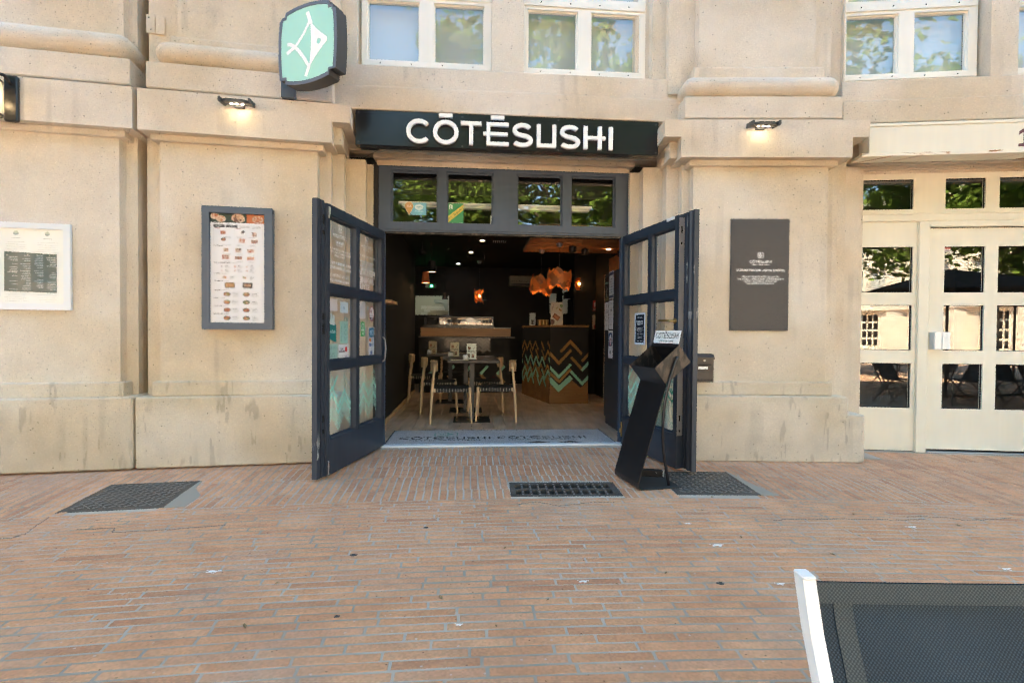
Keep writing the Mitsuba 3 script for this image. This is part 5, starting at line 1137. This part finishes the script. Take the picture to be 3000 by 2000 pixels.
strip(((500, 870), (628, 1010), (800, 850)), sw * 1.7, 'mat_mint_print', 'chevron', .0008)
CS = Fr(MF.w(.638, 4.425)[:2], 4.7 + math.degrees(math.atan2(3.0 - 4.425, .943 - .638))); sb_ = sbox(.01, .161, 1.445, 1.2)
wf = Polygon([(0, .16), (1.46, .16), (1.46, .52), (1.2, .40), (.9, .58), (.6, .42), (.3, .6), (0, .46)]).intersection(sb_); obj('wood_field', upright(prism(wf, 0, .0018), -.0005), 'mat_counter_wood', CS, k)
rg = random.Random(4)
for j, (b, m, ph) in enumerate(((.86, 'gold', .0), (.72, 'gold', .02), (.60, 'mint', .05), (.48, 'gold', .0), (.40, 'mint', .03), (.28, 'mint', .08))):
    x = -.15 + ph
    while x < 1.5:
        hi = rg.random() < .75
        pts = [(x, b + .15), (x + .15, b), (x + .30, b + .15)] if hi else [(x, b + .15), (x + .15, b)]
        gg = LineString(pts).buffer(.021, cap_style=2, join_style=2).intersection(sb_)
        if not gg.is_empty and rg.random() < .9: obj('chevron', upright(prism(gg, 0, .003 + .0004 * j), -.0005), 'mat_%s_print' % m, CS, k)
        x += .30
k = thing('dish_poster', 'small standing poster of sushi dishes on the bar counter', 'poster'); P = Print(); P.rect(0, .20, 0, .37, (.52, .52, .44), 0)
P.poly(affinity.rotate(sbox(.03, .09, .15, .17), -35), (.30, .12, .06), .0011); P.poly(affinity.rotate(sbox(.05, .11, .14, .15), -35), (.45, .20, .09), .0022); P.poly(Point(.02, .05).buffer(.045).intersection(sbox(.001, .001, .2, .36)), (.12, .06, .05), .0011); P.poly(Point(.175, .31).buffer(.025), (.20, .32, .16), .0011); P.poly(affinity.rotate(sbox(.13, .23, .18, .26), -30), (.40, .20, .08), .0011); P.poly(affinity.rotate(sbox(.08, .26, .12, .29), 40), (.45, .42, .25), .0011); P.poly(ln([(.02, .25), (.05, .33)], .008), (.2, .06, .05), .0011)
P.build('print', 0, Fr(MF.w(.965, 3.10)[:2], 4.7), k); 
s_pts = scene[k + '__print']; s_pts['to_world'] = T().translate([0, 0, 1.2845])
k = thing('box_package', 'small white box on the left end of the bar counter', 'box'); obj('carton', bx(.70, .80, 3.75, 3.82, 1.2845, 1.50, .002), 'mat_blind', MF, k); obj('label', bx(.725, .765, 3.748, 3.7497, 1.30, 1.38), 'mat_charcoal', MF, k)
k = thing('stacked_cups', 'little stack of amber cups beside the white box on the bar counter', 'cups'); obj('cup', [mv(lathe([(0, 0), (.028, 0), (.036, .10), (.033, .10), (.026, .006), (0, .006)], 16), .86 + .06 * (i % 3), 3.62 + .07 * (i // 3), 1.2845) for i in range(6)], 'mat_brass', MF, k, smooth=40); labels[k + '__cup'] = {'kind': 'stuff'}
# sushi display and counter at the back
k = thing('sushi_counter', 'long dark sushi counter with a wooden band across its front', 'counter')
obj('body', bx(-1.30, .42, 4.62, 5.2, .0125, 1.08), 'mat_wall_black', MF, k); obj('wood_band', bx(-1.268, .43, 4.58, 4.62, 1.078, 1.235, .003), 'mat_counter_wood', MF, k); obj('worktop', bx(-1.27, .44, 4.60, 5.2, 1.2355, 1.255), 'mat_black_metal', MF, k); obj('bar_shelf', bx(-1.3, .50, 4.40, 4.60, 1.055, 1.077), 'mat_dark_wood', MF, k)
for i in range(17):
    for j in range(4):
        c = (-1.15 + i * .072, .80 + j * .072 + (.0 if i % 2 else .036)); q = affinity.rotate(sbox(c[0] - .055, c[1] - .017, c[0] + .055, c[1] + .017), 45 if i % 2 else -45)
        obj('tile', upright(prism(q, 0, .004), 4.619 - .0002 * ((i + j) % 3)), 'mat_tile_dark', MF, k)
for i in range(5):
    for s, m in ((1, 'mint'), (-1, 'gold')):
        x = -1.1 + i * .32; gg = LineString([(x, .36), (x + .14, .36 + s * .16)]).buffer(.026, cap_style=2); obj('chevron', upright(prism(gg, 0, .003), 4.6185 - .001 * (s > 0)), 'mat_%s_print' % m, MF, k)
k = thing('display_case', 'low glass sushi display case on the back counter', 'display case')
obj('base', bx(-1.21, .11, 4.62, 4.95, 1.2555, 1.30), 'mat_black_metal', MF, k); obj('lid', bx(-1.21, .11, 4.62, 4.95, 1.435, 1.46, .006), 'mat_black_metal', MF, k); each('end', [bx(-1.21, -1.19, 4.63, 4.95, 1.3005, 1.4345), bx(.09, .11, 4.63, 4.95, 1.3005, 1.4345)], 'mat_charcoal', MF, k)
obj('glass', tm([(-1.19, 4.64, 1.3005), (.09, 4.64, 1.3005), (.09, 4.64, 1.4345), (-1.19, 4.64, 1.4345)], [[0, 1, 2], [0, 2, 3]]), 'mat_glass', MF, k)
rg = random.Random(2)
for i in range(7):
    x = -.97 + i * .150; tk = thing('food_tray', ('first', 'second', 'third', 'fourth', 'fifth', 'sixth', 'seventh')[i] + ' small food tray from the left inside the display case', 'tray', 'food trays in the display case'); obj('tray', bx(x, x + .135, 4.70, 4.86, 1.3005, 1.335 + .01 * rg.random(), .004), 'mat_counter_wood' if i > 1 else 'mat_brown_box', MF, tk); obj('divider', bx(x + .137, x + .146, 4.70, 4.86, 1.3005, 1.345), 'mat_cord_white', MF, tk)
# kitchen seen through the hatch
k = thing('kitchen_hatch', 'bright kitchen seen through a hatch in the back wall', 'kitchen')
obj('room', [bx(-2.2, .0, 8.4, 8.5, 1.0, 2.6), bx(-2.3, -2.2, 6.52, 8.5, 1.0, 2.6), bx(.0, .1, 6.52, 8.5, 1.0, 2.6), bx(-2.2, .0, 6.52, 8.4, 2.6, 2.7), bx(-2.2, 0, 6.52, 8.4, .9, 1.0)], 'mat_kitchen_white', MF, k)
for i in range(6):
    for j in range(5): obj('tile', bx(-1.62 + i * .16 + (.08 if j % 2 else 0), -1.465 + i * .16 + (.08 if j % 2 else 0), 8.39, 8.398, 1.42 + j * .085, 1.50 + j * .085, .002), 'mat_white_plastic', MF, k)
emit(bx(-1.6, -.6, 7.2, 7.3, 2.58, 2.598), (.5, .53, .42), 'strip_light', MF, k)
hd = prism(Polygon([(-.95, 1.68), (-.25, 1.68), (-.25, 1.95), (-1.22, 1.95), (-1.22, 1.88), (-1.0, 1.86)]), 0, .5); obj('extractor_hood', upright(hd, 7.9), 'mat_blind', MF, k); obj('chopping_board', [mv(bx(-.35, .35, -.02, .02, 0, .10), -1.0, 7.2, 1.53, 8), mv(bx(-.3, .3, -.02, .02, 0, .14), -1.02, 7.5, 1.55, -10)], 'mat_cord_white', MF, k); obj('frame', [bx(-.835, -.82, 6.385, 6.399, 1.53, 1.975)], 'mat_alu', MF, k)
# glazed back door
k = thing('back_door', 'black glazed back door with daylight behind its tall panes', 'door')
fd = sbox(1.43, .0, 1.92, 2.45)
for h in ((1.46, 1.60, 1.62, 1.80), (1.46, 1.84, 1.62, 2.06), (1.76, 1.60, 1.885, 2.02), (1.76, 2.06, 1.885, 2.40)): fd = fd.difference(sbox(*h)); obj('pane', tm([(h[0], 6.45, h[1]), (h[2], 6.45, h[1]), (h[2], 6.45, h[3]), (h[0], 6.45, h[3])], [[0, 1, 2], [0, 2, 3]]), 'mat_glass', MF, k)
obj('leaf', upright(prism(fd, 0, .04), 6.47), 'mat_wall_black', MF, k)
k = thing('yard_wall', 'pale yard wall seen through the back door', 'wall'); obj('wall', bx(.2, 3.4, 8.2, 8.3, 0, 4.2), 'mat_kitchen_white', MF, k)
obj('lamp', bx(1.2, 2.2, 7.6, 7.7, 3.6, 3.65), {'type': 'diffuse', 'reflectance': rgb((.5, .5, .5))}, MF, k); scene[k + '__lamp']['emitter'] = {'type': 'area', 'radiance': rgb((.9, 1.0, .86))}  # unseen glowing slab, stands in for daylight on the yard wall
# lamps over the tables
def pendant(u, v, z, h, r0, r1, mat, label, rad, ztop=2.62):
    k = thing('pendant_lamp', label, 'lamp')
    obj('shade', mv(lathe([(.012, h), (r1 * .8, h), (r1, h - .02), (r0, 0), (r0 - .004, .002), (r1 - .006, h - .024), (0, h - .024)], 28), u, v, z), mat, MF, k, smooth=40); obj('cord', tube([(u, v, z + h), (u, v, ztop)], .004, 6), 'mat_black_metal', MF, k)
    emit(mv(trimesh.creation.cylinder(r0 - .008, .003, sections=20), u, v, z + .012), rad, 'lamp', MF, k)
def at(px, py, v, fr=MF):
    d = np.array([(px - 1500) / 1500 , 1.]); kk = (fr.o @ np.array([-fr.s, fr.c]) + v) / (d @ np.array([-fr.s, fr.c])); P = d * kk; return fr.loc(P)[0], 1.15 - (py - 975 - .0075 * (px - 1500)) / 1500 * kk
u, z = at(1264, 797, 3.3); pendant(u, 3.3, z, .185, .073, .062, 'mat_black_metal', 'black drum pendant lamp with a glowing rim over the tables', (1.216, 0.76, 0.342))
solid('copper_shade', (.46, .13, .035), .5); u, z = at(1246, 829, 4.2); pendant(u, 4.2, z, .195, .075, .055, 'mat_copper_shade', 'orange pendant lamp behind the black one', (1.14, 0.722, 0.342))
u, z = at(1418, 879, 4.4); pendant(u, 4.4, z, .13, .058, .042, 'mat_black_metal', 'small black pendant beside the woven orange lamp', (0.988, 0.912, 0.836))
u, z = at(1303, 877, 4.7); pendant(u, 4.7, z, .13, .055, .046, 'mat_black_metal', 'small black pendant before the kitchen hatch', (0.988, 0.95, 0.874))
u, z = at(1659, 876, 5.0); pendant(u, 5.0, z, .14, .075, .055, 'mat_black_metal', 'black pendant before the glazed back door', (0.988, 0.836, 0.684))
scene['mat_veneer_thin'] = {'type': 'principledthin', 'base_color': rgb((.78, .26, .065)), 'roughness': .5, 'diff_trans': .35, 'spec_trans': 0.0}
def veneer(px, py, v, R, H, label, seed, ztop, rad, tilt=0, n=44):
    u, z = at(px, py, v); k = thing('veneer_lamp', label, 'lamp', 'woven wood veneer lamps')
    g = np.random.default_rng(seed)
    for i in range(n):
        a = 2 * math.pi * ((i * .381966) % 1.); zc = (i + .5) / n * 2 - 1; zc *= .92
        rr = R * (.86 + .14 * math.sqrt(1 - zc * zc)); w, l = R * .27, R * .50; q = []
        for s in np.linspace(-1, 1, 6):
            for t in (-1, 1): q.append((s * l, t * w))
        q = np.array(q); c45 = math.radians(45 if i % 2 else -45); rot = np.array([[math.cos(c45), -math.sin(c45)], [math.sin(c45), math.cos(c45)]]); q = q @ rot.T
        th = q[:, 0] / rr; rad_ = rr * (1 + .03 * (i % 3)) ; V = np.c_[rad_ * np.cos(th), rad_ * np.sin(th), q[:, 1] + zc * H * .5]
        ca, sa = math.cos(a), math.sin(a); V = np.c_[V[:, 0] * ca - V[:, 1] * sa, V[:, 0] * sa + V[:, 1] * ca, V[:, 2]]
        if tilt: tr = trimesh.transformations.rotation_matrix(math.radians(tilt), [0, 1, 0])[:3, :3]; V = V @ tr.T
        Fc = []
        for j in range(5): b = 2 * j; Fc += [[b, b + 1, b + 3], [b, b + 3, b + 2]]
        obj('veneer', mv(tm(V, Fc), u, v, z), ('mat_veneer_thin', 'mat_veneer_a', 'mat_veneer_b')[int(g.integers(0, 3))], MF, k)
    emit(mv(trimesh.creation.icosphere(2, R * .22), u, v, z), [q * .55 for q in rad], 'bulb', MF, k)
    if ztop: obj('cord', tube([(u, v, z + .02), (u, v, ztop)], .003, 6), 'mat_charcoal', MF, k); obj('canopy', mv(lathe([(0, -.05), (.03, -.046), (.05, 0)], 18), u, v, ztop - .001), 'mat_steel', MF, k, smooth=True)
veneer(1637, 817, 1.95, .165, .15, 'larger woven veneer lamp over the bar counter, right of the pair', 1, 2.404, (2.6, 1.5, .6), 5)
veneer(1585, 836, 2.55, .165, .15, 'smaller woven veneer lamp over the bar counter, left of the pair', 2, 2.404, (2.6, 1.5, .6), 9)
veneer(1403, 867, 5.4, .095, .26, 'narrow woven veneer lamp hanging at the back of the room', 5, 2.62, (3.4, 1.6, .5), 0, 18)
u, z = at(1698, 832, 4.28); k = thing('wall_sconce', 'half round orange veneer lamp on the black wall', 'lamp')
V, Fc = [], []
for i in range(9):
    for j in range(9): a = math.pi * (.5 + i / 8); b = (j / 8 - .5); V.append((.125 * math.cos(a) * (1 - .35 * (2 * b) ** 2) + u, 4.27 - .10 * abs(math.sin(a)) * 0 - .11 * math.cos(b * math.pi) * abs(math.cos(a)), z + .20 * b * 1.0 + .02 * math.sin(a)))
for i in range(8):
    for j in range(8): a = i * 9 + j; Fc += [[a, a + 1, a + 10], [a, a + 10, a + 9]]
obj('shade', tm(V, Fc), 'mat_veneer_thin', MF, k, smooth=True); emit(mv(trimesh.creation.icosphere(2, .025), u - .03, 4.235, z), (2.28, 1.14, 0.38), 'bulb', MF, k)
# small things on the walls
k = thing('air_conditioner', 'pale wall mounted air conditioner above the back wall', 'air conditioner')
obj('case', bx(.52, 1.12, 6.18, 6.399, 2.19, 2.42, .02), 'mat_ac_case', MF, k); obj('louvre', bx(.56, 1.08, 6.172, 6.1795, 2.21, 2.25), 'mat_charcoal', MF, k); obj('grille', bx(.54, 1.10, 6.176, 6.1795, 2.29, 2.30), 'mat_charcoal', MF, k)
k = thing('exit_sign', 'green glowing exit light on the back wall', 'sign'); obj('case', bx(-1.34, -1.10, 6.36, 6.399, 2.13, 2.23, .004), 'mat_charcoal', MF, k); obj('panel', bx(-1.335, -1.24, 6.355, 6.3595, 2.14, 2.22), 'mat_steel', MF, k); emit(mv(upright(trimesh.creation.cylinder(.03, .004, sections=18), 0), -1.20, 6.353, 2.18), (0.03, 0.76, 0.171), 'lamp', MF, k)
k = thing('wall_fan', 'small black fan or camera high on the left wall', 'fixture'); obj('head', mv(lathe([(0, 0), (.05, .02), (.07, .06), (.05, .1), (0, .11)], 16), -1.12, 3.2, 2.38), 'mat_black_metal', MF, k, smooth=True); obj('stem', tube([(-1.12, 3.2, 2.48), (-1.12, 3.2, 2.62)], .015, 8), 'mat_black_metal', MF, k)
k = thing('wall_shelf', 'short oak shelf in the left wall', 'shelf'); obj('board', bx(-1.3845, -1.25, .9, 1.35, 1.49, 1.525, .002), 'mat_oak', MF, k)
def wallnote(px0_, py0, px1_, py1, label, col, extra=None):
    u0, za = at(px0_, py0, 4.295); u1, zb = at(px1_, py1, 4.295); k = thing('wall_notice', label, 'notice'); P = Print(); P.rect(u0, u1, zb, za, col, 0)
    if extra: extra(P, u0, u1, zb, za)
    P.build('print', 4.296, MF, k)
wallnote(1736, 880, 1756, 911, 'red fire extinguisher sign on the black wall inside', (.42, .035, .03), lambda P, a, b, c, d: (P.rect(a + .02, a + .055, c + .08, d - .03, (.7, .65, .62), .0012), P.rect(a + .01, b - .01, c + .012, c + .045, (.5, .38, .34), .0012), P.rect(b - .045, b - .02, d - .10, d - .03, (.6, .45, .42), .0012)))
wallnote(1757, 892, 1769, 911, 'small cream control panel beside the red sign inside', (.52, .46, .36), lambda P, a, b, c, d: P.rect(a + .03, b - .01, c + .04, d - .03, (.06, .07, .06), .0012))
wallnote(1735, 922, 1757, 964, 'cream paper with a red patch on the black wall inside', (.55, .43, .28), lambda P, a, b, c, d: (P.rect(a + .03, b - .03, c + .01, c + .08, (.35, .04, .04), .0012), P.rect(a + .03, b - .03, d - .09, d - .085, (.3, .1, .08), .0012)))
wallnote(1759, 930, 1768, 958, 'pair of cream switches on the black wall inside', (.55, .46, .33), lambda P, a, b, c, d: (P.rect(a + .02, b - .02, c + .11, d - .06, (.05, .04, .03), .0012), P.rect(a, b, c + .085, c + .095, (.03, .03, .03), .0012)))
k = thing('air_curtain', 'pale horizontal air curtain rail seen through the transom panes', 'air curtain')
obj('rail', bx(-1.085, .93, .17, .26, 2.462, 2.488, .004), 'mat_white_plastic', MF, k); obj('lower_rail', bx(-1.05, .90, .18, .25, 2.432, 2.4615, .003), 'mat_kitchen_white', MF, k)
# ---------------------------------------------------------------- the far side of the square (seen in the panes)
def leafmesh(seed, R, H, n, size):
    g = np.random.default_rng(seed); c = []
    nc = 46; cen = g.normal(0, 1, (nc, 3)); cen /= np.linalg.norm(cen, axis=1, keepdims=True); cen *= (g.random((nc, 1)) ** .45) * np.array([R, R, H]) ; rad = g.uniform(.45, 1.0, nc)
    w = g.integers(0, nc, n); P = cen[w] + g.normal(0, .5, (n, 3)) * rad[w][:, None]
    P = P[(P[:, 2] > -H * .9)]; n = len(P)
    a = g.normal(0, 1, (n, 3)); a[:, 2] *= .5; a /= np.linalg.norm(a, axis=1, keepdims=True); b = np.cross(a, g.normal(0, 1, (n, 3))); b /= np.linalg.norm(b, axis=1, keepdims=True)
    s = size * g.uniform(.6, 1.2, (n, 1)); V = np.stack([P - a * s, P + b * s * .62 - a * s * .1, P + a * s, P - b * s * .62 - a * s * .1], 1).reshape(-1, 3); q = np.arange(n)[:, None] * 4
    F_ = np.vstack([q + [0, 1, 2], q + [0, 2, 3]]); t = (.6 + .8 * g.random(n))[:, None]; col = np.array([[.15, .25, .045]]) * t * np.array([[1, 1, 1]]) + np.array([[.03, .03, 0]]) * g.random((n, 1))
    return tm(V, F_), np.repeat(col, 4, 0)
LM = [leafmesh(31 + i, 2.9, 2.4, 20000, .088) for i in range(2)]
LPly = [mikit.ply(m, 'mat_leaf', color=c) for m, c in LM]
def tree(x, y, zc, sc, vi, rot, label):
    k = thing('plane_tree', label, 'tree', 'plane trees across the square')
    scene[k + '__crown'] = {**LPly[vi], 'to_world': T().translate([x, y, zc]).rotate([0, 0, 1], rot).scale(sc)}
    g = np.random.default_rng(int(abs(x * 10)) + 3)
    obj('trunk', tube([(x, y, -.03), (x + .05, y, 1.5), (x - .04, y + .06, 3.0), (x, y, zc)], [.22, .17, .15, .09], 10), 'mat_bark', W0, k, smooth=True)
    for i in range(7):
        a = i * .9 + g.random(); e = np.array([math.cos(a) * 2.4 * sc, math.sin(a) * 2.4 * sc, zc - 2.8 + g.uniform(1.6, 3.6)]); m0 = np.array([x, y, 2.9 + .2 * i]); e = e + [x, y, 0]; obj('limb', tube([m0, m0 * .5 + e * .5 + [0, 0, .3], e], [.08, .05, .02], 7), 'mat_bark', W0, k, smooth=True)
TR = [(-5.2, -5.0, 5.8, 1.15, 0, 10), (-.3, -6.4, 5.6, 1.12, 1, 60), (3.6, -5.2, 7.2, 1.5, 0, 140), (11.2, -5.8, 5.4, 1.25, 1, 200), (-9.6, -3.4, 5.8, 1.2, 1, 250), (13.6, -2.2, 5.6, 1.1, 0, 300)]
for i, t in enumerate(TR): tree(*t, 'leafy green plane tree mirrored in ' + ('the window at the left of the sign', 'the transom panes over the door', 'the window right of the middle', 'the cream door panes', 'nothing but the far left panes', 'the rightmost cream panes')[i])
def parasol(x, y, label):
    k = thing('parasol', label, 'parasol', 'dark parasols mirrored in the cream door panes')
    obj('canopy', [mv(tm([(0, 0, .47)] + [(1.5 * s, 1.5 * t, 0) for s, t in ((-1, -1), (1, -1), (1, 1), (-1, 1))] , [[0, 1, 2], [0, 2, 3], [0, 3, 4], [0, 4, 1]]), x, y, 1.98, 12)], 'mat_parasol', W0, k); obj('pole', tube([(x, y, -.03), (x, y, 2.44)], .025, 10), 'mat_black_metal', W0, k, smooth=True)
parasol(7.35, -.55, 'black square parasol mirrored in the cream door panes'); parasol(10.4, -3.6, 'black square parasol farther off, mirrored in the cream door panes'); 
def ctable(x, y, nth):
    k = thing('cafe_table', nth + ' nearest dark cafe table mirrored in the lowest cream door panes', 'table', 'cafe tables mirrored in the panes'); obj('top', bx(x - .35, x + .35, y - .35, y + .35, .72, .74, .004), 'mat_black_metal', W0, k); obj('post', tube([(x, y, -.03), (x, y, .72)], .03, 10), 'mat_black_metal', W0, k); obj('foot', [mv(bx(-.25, .25, -.03, .03, -.03, .0), x, y, 0, a) for a in (45, -45)], 'mat_black_metal', W0, k)
_cw = scene['mat_chair_white']; solid('chair_dark', (.03, .03, .032), .4)
def dup_chair(src, x, y, rot, label):
    k = thing('cafe_chair', label, 'chair', 'dark cafe chairs mirrored in the panes')
    for q in [q for q in scene if q.startswith(src + '__')]:
        s = scene[q]; b = s['bsdf']; b = ref('mat_chair_dark') if b.get('id') == 'mat_chair_white' else b
        scene[k + q[len(src):]] = {**s, 'bsdf': b, 'to_world': T().translate([x, y, 0]).rotate([0, 0, 1], rot).translate([-.684, -.525, 0])}
for n_, (x, y) in enumerate(((6.3, 1.0), (8.2, .6), (7.3, -1.6), (9.6, -.9))):
    ctable(x, y, ('first', 'second', 'third', 'fourth')[n_])
    for (dx, dy, r) in ((-.62, .05, 90), (.62, -.05, -90)): dup_chair('cafe_chair', x + dx, y + dy, r, 'dark cafe chair at the ' + ('first', 'second', 'third', 'fourth')[n_] + ' mirrored cafe table, ' + ('left' if dx < 0 else 'right') + ' of it')
# the curved building opposite
k = thing('opposite_building', 'sunlit cream building across the round square, mirrored in the panes', 'building')
for i in range(17):
    a = math.radians(180 - 80 + i * 10); x, y = polar(22.5, a); f = Fr((x, y), -math.degrees(a)); # outward wall; local +v away from the centre
    w = 22.5 * math.radians(10) + .05; h = 11.
    wall = sbox(-w / 2, 0, w / 2, h)
    holes = [sbox(-.85, 0.02, .85, 2.75)] + [sbox(-1.3 + 1.5 * j, z, -.2 + 1.5 * j, z + 1.9) for j in (0, 1) for z in (4.0, 7.2)]
    for q in holes: wall = wall.difference(q)
    obj('wall', upright(prism(wall, 0, .3), .3), 'mat_facade_far', f, k)
    obj('pilaster', bx(-w / 2 - .5, -w / 2 + .5, -.25, 0, 0, h), 'mat_facade_far', f, k); obj('cornice', bx(-w / 2, w / 2, -.35, 0, 2.95, 3.25), 'mat_facade_far', f, k)
    pn = sbox(-.85, .02, .85, 2.75)
    for q in [sbox(-.75 + .38 * c, .45 + .58 * r, -.46 + .38 * c, .9 + .58 * r) for c in range(4) for r in range(4)]: pn = pn.difference(q)
    obj('door', upright(prism(pn, 0, .05), .25), 'mat_cream', f, k); obj('room', bx(-w / 2 + .1, w / 2 - .1, .5, .55, 0, h), 'mat_dim_room', f, k)
    obj('window', [bx(-1.3 + 1.5 * j + .5, -1.3 + 1.5 * j + .6, .2, .26, z, z + 1.9) for j in (0, 1) for z in (4.0, 7.2)] + [bx(-1.3 + 1.5 * j, -.2 + 1.5 * j, .3, .33, z, z + 1.9) for j in (0, 1) for z in (4., 7.2)], 'mat_blind', f, k)
